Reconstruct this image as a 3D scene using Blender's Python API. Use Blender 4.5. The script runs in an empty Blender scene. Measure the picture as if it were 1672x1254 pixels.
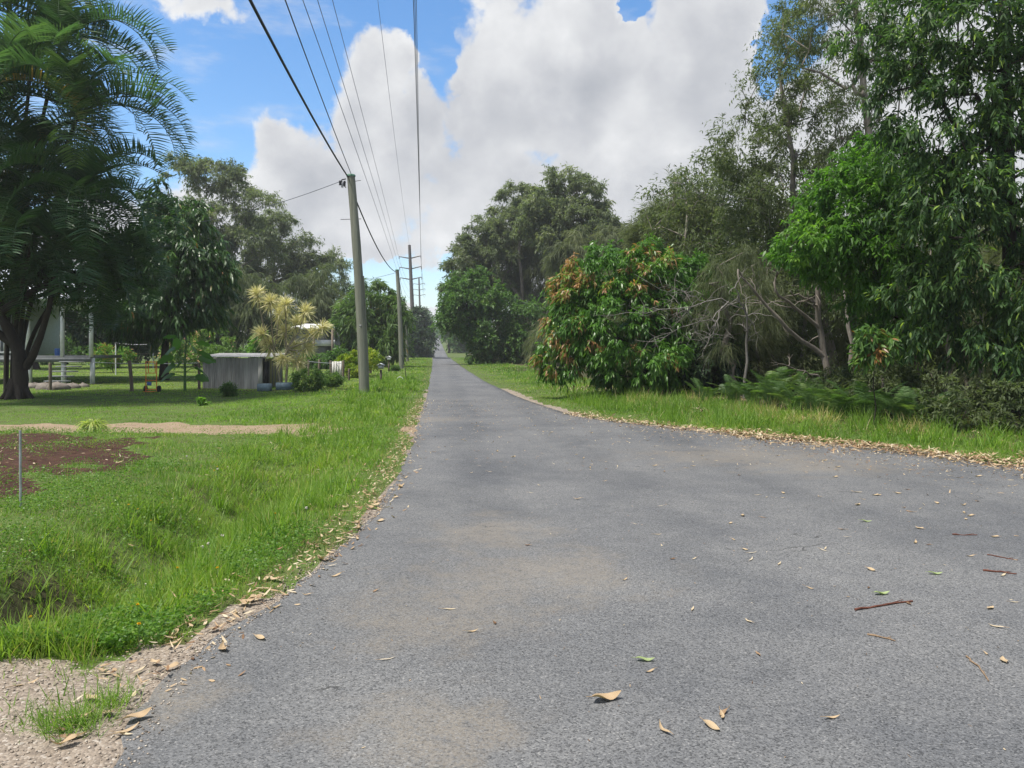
import bpy, math, random
import numpy as np
from mathutils import Vector

random.seed(11)
rng = np.random.default_rng(11)
F, CX, HY, EYE = 1263.0, 836.0, 568.0, 1.6
PI = math.pi
scene = bpy.context.scene
COL = scene.collection


def P(px, py, d):
    return np.array([(px - CX) / F * d, d, EYE - (py - HY) / F * d])


def G(px, py):
    d = EYE * F / (py - HY)
    return (px - CX) / F * d, d


# ------------------------------------------------------------------ terrain
LE = [(-1.0, -25), (-1.2, -6), (-1.45, 1.0)] + [G(*p) for p in
      [(180, 1254), (285, 1090), (425, 1000), (540, 910), (620, 830), (662, 760), (684, 690), (699, 640), (705.5, 600), (706.5, 585)]]
RE = [(60, -25), (60, 8.6), (40, 8.9), (20, 9.2), (12.5, 9.5), (9.2, 9.8)] + [G(*p) for p in
      [(1672, 765), (1450, 733), (1250, 715), (1100, 700), (940, 680), (850, 650), (790, 622), (756, 600), (736.5, 586)]]
FARROAD = [(140, -14.55, -11.4), (220, -22.3, -19.3), (400, -39.6, -36.8), (800, -78.6, -75.8), (1500, -147, -144)]
for y_, a_, b_ in FARROAD:
    LE.append((a_, y_)); RE.append((b_, y_))
LEx, LEy = np.array([p[0] for p in LE]), np.array([p[1] for p in LE])
REx, REy = np.array([p[0] for p in RE]), np.array([p[1] for p in RE])


def smooth_interp(y, ys, xs):
    y = np.asarray(y, float)
    w = 0.04 * np.clip(np.abs(y), 3, 60)
    return (np.interp(y - w, ys, xs) + np.interp(y, ys, xs) * 2 + np.interp(y + w, ys, xs)) / 4


def XL(y): return smooth_interp(y, LEy, LEx)
def XR(y): return smooth_interp(y, REy, REx)


def zr(y):
    y = np.asarray(y, float)
    return np.interp(y, [-30, 120, 128, 136, 146, 160, 800, 900, 1500], [0, 0, -0.05, -0.7, -0.55, -0.1, 12.4, 12.6, 6])


def hsh(i, j, s):
    i = i.astype(np.int64); j = j.astype(np.int64)
    h = (i * 374761393 + j * 668265263 + s * 982451653) & 0xFFFFFFFF
    h = ((h ^ (h >> 13)) * 1274126177) & 0xFFFFFFFF
    h = h ^ (h >> 16)
    return (h & 0xFFFF) / 65535.0


def vn(x, y, sc=1.0, s=0):
    x = np.asarray(x, float) / sc; y = np.asarray(y, float) / sc
    i, j = np.floor(x), np.floor(y)
    u, v = x - i, y - j
    u = u * u * (3 - 2 * u); v = v * v * (3 - 2 * v)
    return (hsh(i, j, s) * (1 - u) + hsh(i + 1, j, s) * u) * (1 - v) + (hsh(i, j + 1, s) * (1 - u) + hsh(i + 1, j + 1, s) * u) * v


def sst(a, b, x):
    t = np.clip((np.asarray(x, float) - a) / (b - a), 0, 1)
    return t * t * (3 - 2 * t)


def gz(x, y):
    """terrain height"""
    x = np.asarray(x, float); y = np.asarray(y, float)
    z = zr(y)
    lo = XL(y) - x               # > 0 left of the road
    ro = x - XR(y)
    near = 1 - sst(60, 110, y)
    # roadside ditch on the left
    wgt = sst(3.95, 4.7, y) * (1 - sst(9.0, 13.8, y))
    c = 1.75
    prof = np.exp(-((lo - c) / 0.62) ** 2)
    z = z - wgt * prof * 0.5 - np.exp(-((lo - 1.7) / .45) ** 2) * np.exp(-((y - 5.35) / .62) ** 4) * .6
    # left bank, yard
    z = z + near * sst(2.4, 5.0, lo) * 0.12 * sst(4, 9, y) * (1 - sst(13, 15, y))
    und = (vn(x, y, 1.3, 3) - .5) * .07 + (vn(x, y, .45, 4) - .5) * .03
    z = z + near * und * sst(0.25, 1.2, np.maximum(lo, ro))
    # right verge rises a little
    z = z + near * sst(1.2, 4.0, ro) * 0.12
    inside = 1 - sst(-0.12, 0.0, np.maximum(lo, ro))
    z = z - 0.04 * inside
    return z


# ------------------------------------------------------------------ mesh helpers
class MB:
    def __init__(s):
        s.v, s.f, s.a, s.n = [], [], [], 0

    def add(s, v, quads, var=0.5):
        v = np.asarray(v, float).reshape(-1, 3)
        q = np.asarray(quads, np.int64).reshape(-1, 4)
        s.v.append(v); s.f.append(q + s.n)
        if np.isscalar(var): var = np.full(len(v), float(var))
        s.a.append(np.asarray(var, float)); s.n += len(v)

    def tri_fan(s, v, var=.5):
        v = np.asarray(v, float); k = len(v)
        c = v.mean(0)
        vv = np.vstack([v, c])
        s.add(vv, [[i, (i + 1) % k, k, k] for i in range(k)], var)

    def build(s, name, mat, parent=None, loc=None, smooth=False):
        me = bpy.data.meshes.new(name)
        v = np.vstack(s.v); q = np.vstack(s.f); a = np.concatenate(s.a)
        if loc is not None: v = v - np.asarray(loc, float)
        # quads whose last two indices agree are triangles
        tri = q[:, 2] == q[:, 3]
        nl = np.where(tri, 3, 4)
        start = np.concatenate([[0], np.cumsum(nl)[:-1]])
        flat = q.reshape(-1)
        keep = np.ones(len(flat), bool); keep[3::4] = ~tri
        li = flat[keep]
        me.vertices.add(len(v)); me.vertices.foreach_set('co', v.astype(np.float32).ravel())
        me.loops.add(len(li)); me.loops.foreach_set('vertex_index', li.astype(np.int32))
        me.polygons.add(len(q)); me.polygons.foreach_set('loop_start', start.astype(np.int32))
        if smooth: me.polygons.foreach_set('use_smooth', np.ones(len(q), bool))
        at = me.attributes.new('var', 'FLOAT', 'POINT')
        at.data.foreach_set('value', a.astype(np.float32))
        me.update(calc_edges=True)
        if mat: me.materials.append(mat)
        o = bpy.data.objects.new(name, me); COL.objects.link(o)
        if parent: o.parent = parent
        return o

    # -------- primitives
    def tube(s, pts, rad, n=8, cap=True, var=.5):
        pts = np.asarray(pts, float); k = len(pts)
        rad = np.full(k, float(rad)) if np.isscalar(rad) else np.asarray(rad, float)
        t = np.gradient(pts, axis=0); t /= np.linalg.norm(t, axis=1)[:, None] + 1e-9
        ref = np.array([1., 0, 0]) if abs(t[0, 2]) > .8 else np.array([0, 0, 1.])
        ang = np.arange(n) * 2 * PI / n
        rings = []
        u = np.cross(t[0], ref); u /= np.linalg.norm(u)
        for i in range(k):
            u = u - t[i] * u.dot(t[i]); u /= np.linalg.norm(u) + 1e-9
            w = np.cross(t[i], u)
            rings.append(pts[i] + rad[i] * (np.cos(ang)[:, None] * u + np.sin(ang)[:, None] * w))
        v = np.vstack(rings)
        q = [[i * n + j, i * n + (j + 1) % n, (i + 1) * n + (j + 1) % n, (i + 1) * n + j] for i in range(k - 1) for j in range(n)]
        s.add(v, q, var)
        if cap:
            s.tri_fan(rings[0][::-1], var); s.tri_fan(rings[-1], var)

    def box(s, c, size, rz=0, rx=0, ry=0, var=.5):
        x, y, z = np.asarray(size, float) / 2
        v = np.array([[-x, -y, -z], [x, -y, -z], [x, y, -z], [-x, y, -z], [-x, -y, z], [x, -y, z], [x, y, z], [-x, y, z]])
        from mathutils import Euler
        m = np.array(Euler((rx, ry, rz)).to_matrix())
        s.add(v @ m.T + np.asarray(c, float), [[0, 3, 2, 1], [4, 5, 6, 7], [0, 1, 5, 4], [1, 2, 6, 5], [2, 3, 7, 6], [3, 0, 4, 7]], var)

    def quads_leaf(s, p, d, sd, L, W, droop=.1, fold=.0, var=None):
        """one diamond quad per leaf"""
        n = len(p)
        L = np.broadcast_to(L, n)[:, None]; W = np.broadcast_to(W, n)[:, None]
        up = np.cross(sd, d)
        mid = p + d * L * .42
        tip = p + d * L; tip[:, 2] -= droop * L[:, 0]
        v = np.stack([p, mid + sd * W / 2 + up * fold * W, tip, mid - sd * W / 2 + up * fold * W], 1).reshape(-1, 3)
        q = np.arange(n * 4).reshape(-1, 4)
        s.add(v, q, np.repeat(np.broadcast_to(var, n), 4))

    def strips(s, p, d, sd, L, W, droop, ts, ws, var):
        n = len(p); k = len(ts)
        L = np.broadcast_to(L, n)[:, None]; W = np.broadcast_to(W, n)[:, None]
        droop = np.broadcast_to(droop, n)
        rows = []
        for t, w in zip(ts, ws):
            c = p + d * L * t
            c[:, 2] -= droop * L[:, 0] * t * t
            rows += [c + sd * W * w / 2, c - sd * W * w / 2]
        v = np.stack(rows, 1).reshape(-1, 3)
        b = (np.arange(n) * 2 * k)[:, None, None]
        loc = np.array([[2 * i, 2 * i + 1, 2 * i + 3, 2 * i + 2] for i in range(k - 1)])[None]
        s.add(v, (b + loc).reshape(-1, 4), np.repeat(np.broadcast_to(var, n), 2 * k))


def unit(v): return v / (np.linalg.norm(v, axis=-1, keepdims=True) + 1e-9)
def rdir(n): return unit(rng.normal(size=(n, 3)))


def side_of(d):
    n = len(d)
    return unit(np.cross(d, rdir(n)))


def tag(o, label=None, cat=None, group=None, kind=None):
    if label: o['label'] = label
    if cat: o['category'] = cat
    if group: o['group'] = group
    if kind: o['kind'] = kind
    return o


def empty(name, loc, label, cat, group=None):
    o = bpy.data.objects.new(name, None); COL.objects.link(o)
    o.location = [float(c) for c in loc]; o.empty_display_size = .2
    return tag(o, label, cat, group)


def copy_tree(o, parent=None):
    c = o.copy(); COL.objects.link(c); c.parent = parent
    for ch in list(o.children): copy_tree(ch, c)
    return c


# ------------------------------------------------------------------ materials
def newmat(name):
    m = bpy.data.materials.new(name); m.use_nodes = True
    nt = m.node_tree
    for n in list(nt.nodes): nt.nodes.remove(n)
    return m, nt


class NB:
    def __init__(s, nt): s.nt = nt

    def n(s, t, **k):
        x = s.nt.nodes.new(t)
        for a, b in k.items(): setattr(x, a, b)
        return x

    def l(s, a, b): s.nt.links.new(a, b)

    def inp(s, sock, v):
        if hasattr(v, 'links') or isinstance(v, bpy.types.NodeSocket): s.l(v, sock)
        else: sock.default_value = v

    def m(s, op, a, b=0.0, c=None):
        x = s.n('ShaderNodeMath', operation=op)
        s.inp(x.inputs[0], a); s.inp(x.inputs[1], b)
        if c is not None: s.inp(x.inputs[2], c)
        return x.outputs[0]

    def vm(s, op, a, b=None, scale=None):
        x = s.n('ShaderNodeVectorMath', operation=op)
        s.inp(x.inputs[0], a)
        if b is not None: s.inp(x.inputs[1], b)
        if scale is not None: s.inp(x.inputs['Scale'], scale)
        return x.outputs['Value'] if op in ('LENGTH', 'DOT_PRODUCT', 'DISTANCE') else x.outputs[0]

    def noise(s, vec, scale, detail=4, rough=.55, dist=0):
        x = s.n('ShaderNodeTexNoise')
        if vec is not None: s.l(vec, x.inputs['Vector'])
        x.inputs['Scale'].default_value = scale; x.inputs['Detail'].default_value = detail
        x.inputs['Roughness'].default_value = rough; x.inputs['Distortion'].default_value = dist
        return x.outputs['Fac']

    def ramp(s, fac, stops, interp='LINEAR'):
        x = s.n('ShaderNodeValToRGB'); x.color_ramp.interpolation = interp
        e = x.color_ramp.elements
        while len(e) < len(stops): e.new(.5)
        for el, (p, c) in zip(e, stops):
            el.position = p; el.color = (*c, 1) if len(c) == 3 else c
        s.l(fac, x.inputs[0]); return x.outputs[0]

    def mix(s, fac, a, b, mode='MIX'):
        x = s.n('ShaderNodeMix', data_type='RGBA', blend_type=mode)
        s.inp(x.inputs[0], fac)
        s.inp(x.inputs[6], a if not isinstance(a, tuple) else (*a[:3], 1)); s.inp(x.inputs[7], b if not isinstance(b, tuple) else (*b[:3], 1))
        return x.outputs[2]

    def sst(s, x, a, b):
        m = s.n('ShaderNodeMapRange', interpolation_type='SMOOTHSTEP')
        s.inp(m.inputs[0], x); s.inp(m.inputs[1], a); s.inp(m.inputs[2], b)
        return m.outputs[0]

    def out(s, sh, disp=None):
        o = s.n('ShaderNodeOutputMaterial'); s.l(sh, o.inputs[0])

    def bsdf(s, col, rough=.6, spec=.3, metal=0, normal=None):
        x = s.n('ShaderNodeBsdfPrincipled')
        s.inp(x.inputs['Base Color'], col if not isinstance(col, tuple) else (*col[:3], 1))
        s.inp(x.inputs['Roughness'], rough); x.inputs['Specular IOR Level'].default_value = spec
        x.inputs['Metallic'].default_value = metal
        if normal is not None: s.l(normal, x.inputs['Normal'])
        return x.outputs[0]

    def bump(s, h, strength=.4, dist=.02):
        x = s.n('ShaderNodeBump'); x.inputs['Strength'].default_value = strength; x.inputs['Distance'].default_value = dist
        s.l(h, x.inputs['Height']); return x.outputs[0]

    def obj(s): return s.n('ShaderNodeTexCoord').outputs['Object']


def leafmat(name, stops, trans=.3, rough=.45, spec=.35, tcol=1.6):
    if name not in ('grass_blade', 'lawn_blade', 'dry_leaf', 'dracaena_leaf'): trans = trans + .1
    m, nt = newmat(name); b = NB(nt)
    at = b.n('ShaderNodeAttribute', attribute_name='var')
    c = b.ramp(at.outputs['Fac'], stops)
    pr = b.bsdf(c, rough, spec)
    tl = b.n('ShaderNodeBsdfTranslucent')
    tc = b.mix(1.0, c, (tcol * .95, tcol * 1.05, tcol * .5), 'MULTIPLY')
    b.l(tc, tl.inputs[0])
    mx = b.n('ShaderNodeMixShader'); mx.inputs[0].default_value = trans
    b.l(pr, mx.inputs[1]); b.l(tl.outputs[0], mx.inputs[2])
    b.out(mx.outputs[0]); return m


def barkmat(name, c1, c2, sc=6, stretch=.25, rough=.85):
    m, nt = newmat(name); b = NB(nt)
    o = b.obj()
    v = b.vm('MULTIPLY', o, (1, 1, stretch))
    n1 = b.noise(v, sc, 6, .6, .6); n2 = b.noise(v, sc * 6, 4)
    f = b.m('ADD', b.m('MULTIPLY', n1, .75), b.m('MULTIPLY', n2, .35))
    c = b.ramp(f, [(.3, c1), (.72, c2)])
    b.out(b.bsdf(c, rough, .2, normal=b.bump(f, .6, .03))); return m


def plain(name, col, rough=.6, spec=.3, metal=0, vary=.25, sc=8, stretch=(1, 1, 1)):
    m, nt = newmat(name); b = NB(nt)
    n = b.noise(b.vm('MULTIPLY', b.obj(), stretch), sc, 5, .6)
    lo = tuple(c * (1 - vary) for c in col); hi = tuple(min(1, c * (1 + vary)) for c in col)
    c = b.ramp(n, [(.3, lo), (.7, hi)])
    b.out(b.bsdf(c, rough, spec, metal, b.bump(n, .15, .01))); return m


M = {}
M['grass'] = leafmat('grass_blade', [(0, (0.0528, 0.1144, 0.0158)), (.35, (0.1012, 0.1980, 0.0246)), (.7, (0.1628, 0.2684, 0.0370)), (.93, (0.2376, 0.3168, 0.0572)), (.95, (0.3168, 0.2816, 0.1232)), (1, (0.3696, 0.3080, 0.1584))], .42, .5, .3)
M['lawn'] = leafmat('lawn_blade', [(0, (0.0782, 0.1610, 0.0221)), (.5, (0.1380, 0.2530, 0.0350)), (.9, (0.2162, 0.3312, 0.0598)), (1, (0.2944, 0.3496, 0.0920))], .42, .55, .25)
M['weed'] = leafmat('weed_leaf', [(0, (0.0495, 0.1170, 0.0162)), (.6, (0.0945, 0.1980, 0.0270)), (1, (0.1710, 0.2790, 0.0450))], .3, .45, .35)
M['fern'] = leafmat('fern_leaf', [(0, (.045, .095, .028)), (.6, (.085, .155, .045)), (1, (.15, .22, .06))], .35, .5, .3)
M['palm'] = leafmat('palm_leaf', [(0, (.028, .068, .034)), (.5, (.048, .104, .046)), (.85, (.085, .145, .048)), (.95, (.15, .14, .04)), (1, (.26, .18, .06))], .28, .4, .4)
M['mango'] = leafmat('mango_leaf', [(0, (.026, .064, .016)), (.6, (.052, .118, .026)), (.93, (.10, .185, .034)), (1, (.22, .11, .035))], .25, .38, .45)
M['gum'] = leafmat('gum_leaf', [(0, (.078, .104, .058)), (.6, (.138, .170, .092)), (1, (.21, .235, .13))], .36, .5, .3)
M['casu'] = leafmat('casuarina_needle', [(0, (.078, .096, .052)), (.6, (.125, .148, .076)), (1, (.185, .20, .105))], .3, .7, .15)
M['fargreen'] = leafmat('broadleaf', [(0, (.050, .11, .028)), (.6, (.085, .165, .040)), (1, (.14, .22, .05))], .3, .5, .3)
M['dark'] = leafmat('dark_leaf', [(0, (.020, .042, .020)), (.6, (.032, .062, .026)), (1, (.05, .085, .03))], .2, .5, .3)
M['bamboo'] = leafmat('weeping_leaf', [(0, (.050, .10, .026)), (.6, (.095, .165, .040)), (.97, (.14, .205, .050)), (1, (.30, .20, .05))], .3, .5, .3)
M['lychee'] = leafmat('lychee_leaf', [(0, (.045, .115, .018)), (.45, (.090, .205, .028)), (.72, (.16, .28, .04)), (.76, (.30, .17, .075)), (1, (.44, .24, .12))], .28, .38, .4)
M['bright'] = leafmat('bright_leaf', [(0, (.045, .115, .018)), (.6, (.085, .195, .026)), (1, (.17, .30, .045))], .38, .45, .35)
M['darkr'] = leafmat('glossy_leaf', [(0, (.032, .070, .026)), (.6, (.062, .122, .038)), (.92, (.105, .185, .045)), (.94, (.18, .29, .05)), (1, (.27, .38, .07))], .34, .48, .32)
M['scrub'] = leafmat('scrub_leaf', [(0, (.066, .090, .044)), (.6, (.110, .140, .066)), (1, (.17, .185, .095))], .34, .6, .2)
M['drac'] = leafmat('dracaena_leaf', [(0, (.46, .42, .20)), (.6, (.68, .62, .36)), (1, (.80, .75, .52))], .25, .5, .3, 1.2)
M['spiky'] = leafmat('strap_leaf', [(0, (.14, .22, .04)), (.6, (.30, .37, .09)), (1, (.50, .50, .18))], .3, .45, .3)
M['hedge'] = leafmat('hedge_leaf', [(0, (.07, .14, .015)), (.5, (.17, .25, .02)), (1, (.32, .33, .03))], .3, .5, .3)
M['pinkbush'] = leafmat('flowering_bush_leaf', [(0, (.06, .13, .03)), (.74, (.16, .25, .06)), (.80, (.52, .26, .24)), (1, (.66, .40, .36))], .3, .5, .3)
M['bigleaf'] = leafmat('big_leaf', [(0, (.045, .125, .028)), (1, (.09, .205, .04))], .3, .4, .4)
M['dry'] = leafmat('dry_leaf', [(0, (0.0860, 0.0473, 0.0258)), (.15, (0.2064, 0.1204, 0.0645)), (.4, (0.3268, 0.2236, 0.1290)), (.65, (0.4128, 0.3096, 0.1892)), (.85, (0.4816, 0.3956, 0.2666)), (1, (0.5332, 0.4644, 0.3526))], .12, .6, .25, 1.1)
M['bark'] = barkmat('brown_bark', (.035, .026, .019), (.12, .095, .07))
M['darkbark'] = barkmat('dark_bark', (.012, .010, .009), (.05, .042, .035))
M['palebark'] = barkmat('pale_bark', (.075, .066, .055), (.30, .27, .235), 4)
M['greybark'] = barkmat('grey_bark', (.07, .06, .05), (.24, .21, .18), 5)
M['deadwood'] = barkmat('dead_wood', (.09, .082, .074), (.25, .235, .215), 8)
M['cane'] = barkmat('cane_stem', (.16, .14, .10), (.34, .30, .22), 9, 1.5)
M['greenleaf'] = leafmat('pale_green_leaf', [(0, (.20, .27, .11)), (1, (.32, .38, .18))], .1, .5, .3)
M['stem'] = plain('green_stem', (.07, .14, .04))
M['pole'] = barkmat('weathered_pole', (0.0966, 0.1012, 0.0810), (0.2254, 0.2346, 0.1886), 7, .06)
M['steelpole'] = plain('steel_pole', (.11, .10, .095), .7, .3, .1)
M['wire'] = plain('black_cable', (.012, .013, .018), .5, .3, 0, .1)
M['alwire'] = plain('aluminium_wire', (.07, .08, .10), .45, .4, .5, .1)
M['greencap'] = plain('green_copper_cap', (.07, .16, .11), .6)
M['black'] = plain('black_fitting', (.02, .02, .022), .5)
M['porc'] = plain('insulator_glaze', (.25, .25, .27), .3, .5)
M['post'] = barkmat('fence_post_wood', (.07, .055, .045), (.20, .165, .13), 9, .2)
M['white'] = plain('white_paint', (0.6660, 0.6750, 0.6840), .5, .3, 0, .12)
M['roofw'] = plain('pale_roof_sheet', (.58, .62, .66), .4, .4, .2, .15, 4)
M['wallb'] = plain('pale_blue_weatherboard', (.44, .48, .51), .6, .3, 0, .12)
M['deck'] = plain('deck_timber', (.16, .17, .175), .7)
M['voidpaint'] = plain('painted_dark_interior', (.03, .03, .032), .9)  # near-black paint standing in for unlit space behind openings
M['orange'] = plain('orange_paint', (.62, .17, .025), .45, .4)
M['blue'] = plain('blue_plate', (.05, .13, .40), .4, .4)
M['rubber'] = plain('black_rubber', (.02, .02, .02), .8)
M['planter'] = plain('blue_grey_planter', (.16, .22, .26), .7)
M['galv'] = plain('galvanised_steel', (.36, .38, .40), .45, .4, .5)
M['ironsheet'] = barkmat('weathered_iron_sheet', (.10, .098, .095), (.40, .395, .385), 4, .10, .7)
M['palewood'] = barkmat('pale_timber', (.34, .33, .31), (.56, .55, .52), 8, .1)
M['yellow'] = plain('yellow_slat', (.55, .50, .16), .6)
M['rock'] = plain('stone', (.16, .14, .12), .85)
M['twig'] = barkmat('red_brown_twig', (.05, .02, .014), (.15, .06, .04), 20, 1)
M['twig2'] = barkmat('pale_twig', (.14, .09, .05), (.28, .20, .13), 20, 1)
M['petalw'] = plain('white_petal', (.70, .66, .58), .7)
M['petaly'] = plain('yellow_petal', (.75, .50, .02), .6)


def road_mat():
    m, nt = newmat('chip_seal_asphalt'); b = NB(nt)
    o = b.obj()
    vo = b.n('ShaderNodeTexVoronoi'); b.l(o, vo.inputs['Vector']); vo.inputs['Scale'].default_value = 130
    sep = b.n('ShaderNodeSeparateColor'); b.l(vo.outputs['Color'], sep.inputs[0])
    stone = b.ramp(sep.outputs[0], [(0, (0.0180, 0.0186, 0.0196)), (.14, (0.0287, 0.0300, 0.0314)), (.24, (0.0943, 0.0956, 0.0973)), (.75, (0.1624, 0.1636, 0.1633)), (.97, (0.2214, 0.2211, 0.2182)), (1, (0.3444, 0.3362, 0.3179))])
    fine = b.noise(o, 160, 3, .6)
    col = b.mix(.45, stone, b.ramp(fine, [(.3, (0.0508, 0.0518, 0.0534)), (.7, (0.1845, 0.1855, 0.1853))]))
    big = b.noise(o, .55, 5, .6, .4)
    mid = b.noise(o, 2.6, 5, .65)
    f = b.m('ADD', b.m('MULTIPLY', big, .65), b.m('MULTIPLY', mid, .35))
    col = b.mix(1.0, col, b.ramp(f, [(.36, (.72, .74, .78)), (.6, (1.08, 1.08, 1.08))]), 'MULTIPLY')
    # worn dusty patches of tan grit
    px = [(805, 872, .8, .55), (900, 935, 1.0, .55), (690, 1015, .8, .4), (760, 975, .9, .6), (1210, 745, 2.4, .9), (700, 685, 1.2, .5), (1330, 760, 1.8, .7), (240, 1150, .4, .3), (700, 1200, .6, .35)]
    sx = b.n('ShaderNodeSeparateXYZ'); b.l(o, sx.inputs[0])
    wob = b.m('MULTIPLY', b.m('SUBTRACT', mid, .5), 4.0)
    acc = None
    for (x, y, r, ry) in px:
        X, Y = G(x, y)
        rx_, ry_ = r * .62, ry * 1.15
        dx = b.m('DIVIDE', b.m('SUBTRACT', sx.outputs[0], X), rx_)
        dy = b.m('DIVIDE', b.m('SUBTRACT', sx.outputs[1], Y), ry_)
        d = b.m('SQRT', b.m('ADD', b.m('MULTIPLY', dx, dx), b.m('MULTIPLY', dy, dy)))
        v = b.m('SUBTRACT', 1.0, b.m('ADD', d, wob))
        acc = v if acc is None else b.m('MAXIMUM', acc, v)
    spk = b.noise(o, 60, 3, .7); brk = b.noise(o, 9, 6, .7, .5)
    dm = b.m('MULTIPLY', b.sst(acc, -.5, .9), b.m('MULTIPLY', b.sst(spk, .25, .6), b.sst(brk, .20, .55)))
    # smoother, darker binder along the left of the lane and faint wheel tracks
    tr_ = b.m('ADD', b.m('ADD', sx.outputs[0], b.m('MULTIPLY', sx.outputs[1], .085)), b.m('MULTIPLY', b.m('SUBTRACT', big, .5), .8))
    wt = b.m('SINE', b.m('MULTIPLY', tr_, 3.7))
    wk = b.m('MULTIPLY', b.sst(wt, .1, .9), b.sst(sx.outputs[1], 4.5, 9.0))
    col = b.mix(b.m('MULTIPLY', wk, .5), col, b.mix(1.0, col, (.78, .79, .81), 'MULTIPLY'))
    seam = b.m('MULTIPLY', b.m('LESS_THAN', b.m('ABSOLUTE', b.m('ADD', b.m('SUBTRACT', sx.outputs[1], 12.4), b.m('ADD', b.m('MULTIPLY', sx.outputs[0], .12), b.m('MULTIPLY', b.m('SUBTRACT', mid, .5), .5)))), .012), b.m('GREATER_THAN', sx.outputs[0], 1.2))
    col = b.mix(b.m('MULTIPLY', seam, .55), col, (.035, .035, .036))
    col = b.mix(b.m('MULTIPLY', dm, .52), col, (0.2214, 0.1928, 0.1531))
    # hairline cracks
    vc = b.n('ShaderNodeTexVoronoi', feature='DISTANCE_TO_EDGE'); vc.inputs['Scale'].default_value = .42
    wv = b.n('ShaderNodeTexNoise'); b.l(o, wv.inputs[0]); wv.inputs['Scale'].default_value = 2.2; wv.inputs['Detail'].default_value = 6
    b.l(b.vm('ADD', o, b.vm('SCALE', wv.outputs['Color'], scale=.5)), vc.inputs['Vector'])
    ck = b.m('MULTIPLY', b.m('LESS_THAN', vc.outputs['Distance'], .0022), b.m('GREATER_THAN', big, .57))
    col = b.mix(b.m('MULTIPLY', ck, .7), col, (.03, .03, .03))
    hgt = b.m('ADD', b.m('MULTIPLY', vo.outputs['Distance'], -.8), fine)
    b.out(b.bsdf(col, .82, .25, normal=b.bump(hgt, .55, .006))); return m


def soil_mat(name, c1, c2, c3, sc=3, stones=0.0, bump=.5):
    m, nt = newmat(name); b = NB(nt)
    o = b.obj()
    n1 = b.noise(o, sc, 6, .65, .3); n2 = b.noise(o, sc * 14, 4, .6)
    f = b.m('ADD', b.m('MULTIPLY', n1, .6), b.m('MULTIPLY', n2, .4))
    c = b.ramp(f, [(.32, c1), (.5, c2), (.68, c3)])
    h = f
    if stones:
        vo = b.n('ShaderNodeTexVoronoi'); b.l(o, vo.inputs['Vector']); vo.inputs['Scale'].default_value = 75
        sp = b.n('ShaderNodeSeparateColor'); b.l(vo.outputs['Color'], sp.inputs[0])
        sc_ = b.ramp(sp.outputs[0], [(0, (.12, .10, .085)), (.5, (.30, .245, .19)), (.9, (.44, .38, .31)), (1, (.62, .58, .52))])
        c = b.mix(stones, c, sc_)
        h = b.m('ADD', f, b.m('MULTIPLY', vo.outputs['Distance'], -.8))
    b.out(b.bsdf(c, .92, .12, normal=b.bump(h, bump, .02))); return m


M['road'] = road_mat()
M['ground'] = soil_mat('turf_soil', (.075, .062, .03), (.075, .105, .03), (.10, .16, .038), 2.6)
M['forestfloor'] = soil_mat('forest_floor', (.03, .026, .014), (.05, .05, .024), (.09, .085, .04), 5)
M['redsoil'] = soil_mat('red_soil', (0.0221, 0.0136, 0.0093), (0.0493, 0.0255, 0.0179), (0.0892, 0.0476, 0.0323), 7)
M['dirt'] = soil_mat('dirt_track', (0.1653, 0.1120, 0.0643), (0.2273, 0.1625, 0.0983), (0.2893, 0.2167, 0.1399), 2.5, .25)
M['gravel'] = soil_mat('gravel', (0.1277, 0.1046, 0.0831), (0.1814, 0.1499, 0.1192), (0.2419, 0.2057, 0.1698), 2.0, .38, .5)
M['ditch'] = soil_mat('ditch_earth_painted_shade', (.03, .028, .016), (.05, .05, .024), (.075, .085, .035), 5)  # earth colour darkened to paint the shade under overhanging grass
M['laneshade'] = plain('lane_shade_paint', (.035, .036, .04), .7)  # near-black colour standing in for shade across the far lane

# ------------------------------------------------------------------ ground sheets
def lines(a, b, step, grow, far):
    out = [a]
    while out[-1] < b: out.append(out[-1] + step)
    s = step
    while out[-1] < far:
        s *= grow; out.append(out[-1] + s)
    return out


ys = np.array([-24, -18, -12, -8, -5, -3, -1.5, -.5, .3, .9, 1.4, 1.8, 2.1] + lines(2.3, 19, .11, 1.06, 115) + list(np.arange(121, 150, 2.0)) + [152, 156, 160, 168, 180, 200, 230, 270, 320, 400, 520, 660, 800, 900, 1100, 1500])
xr_ = lines(0, 9, .11, 1.09, 800)
xl_ = [-q for q in lines(0, 12, .11, 1.07, 800)][::-1]
xs = np.array(xl_[:-1] + xr_)
GX, GY = np.meshgrid(xs, ys)
GZ = gz(GX, GY)
fx = (GX[:-1, :-1] + GX[1:, 1:]) / 2; fy = (GY[:-1, :-1] + GY[1:, 1:]) / 2


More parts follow.
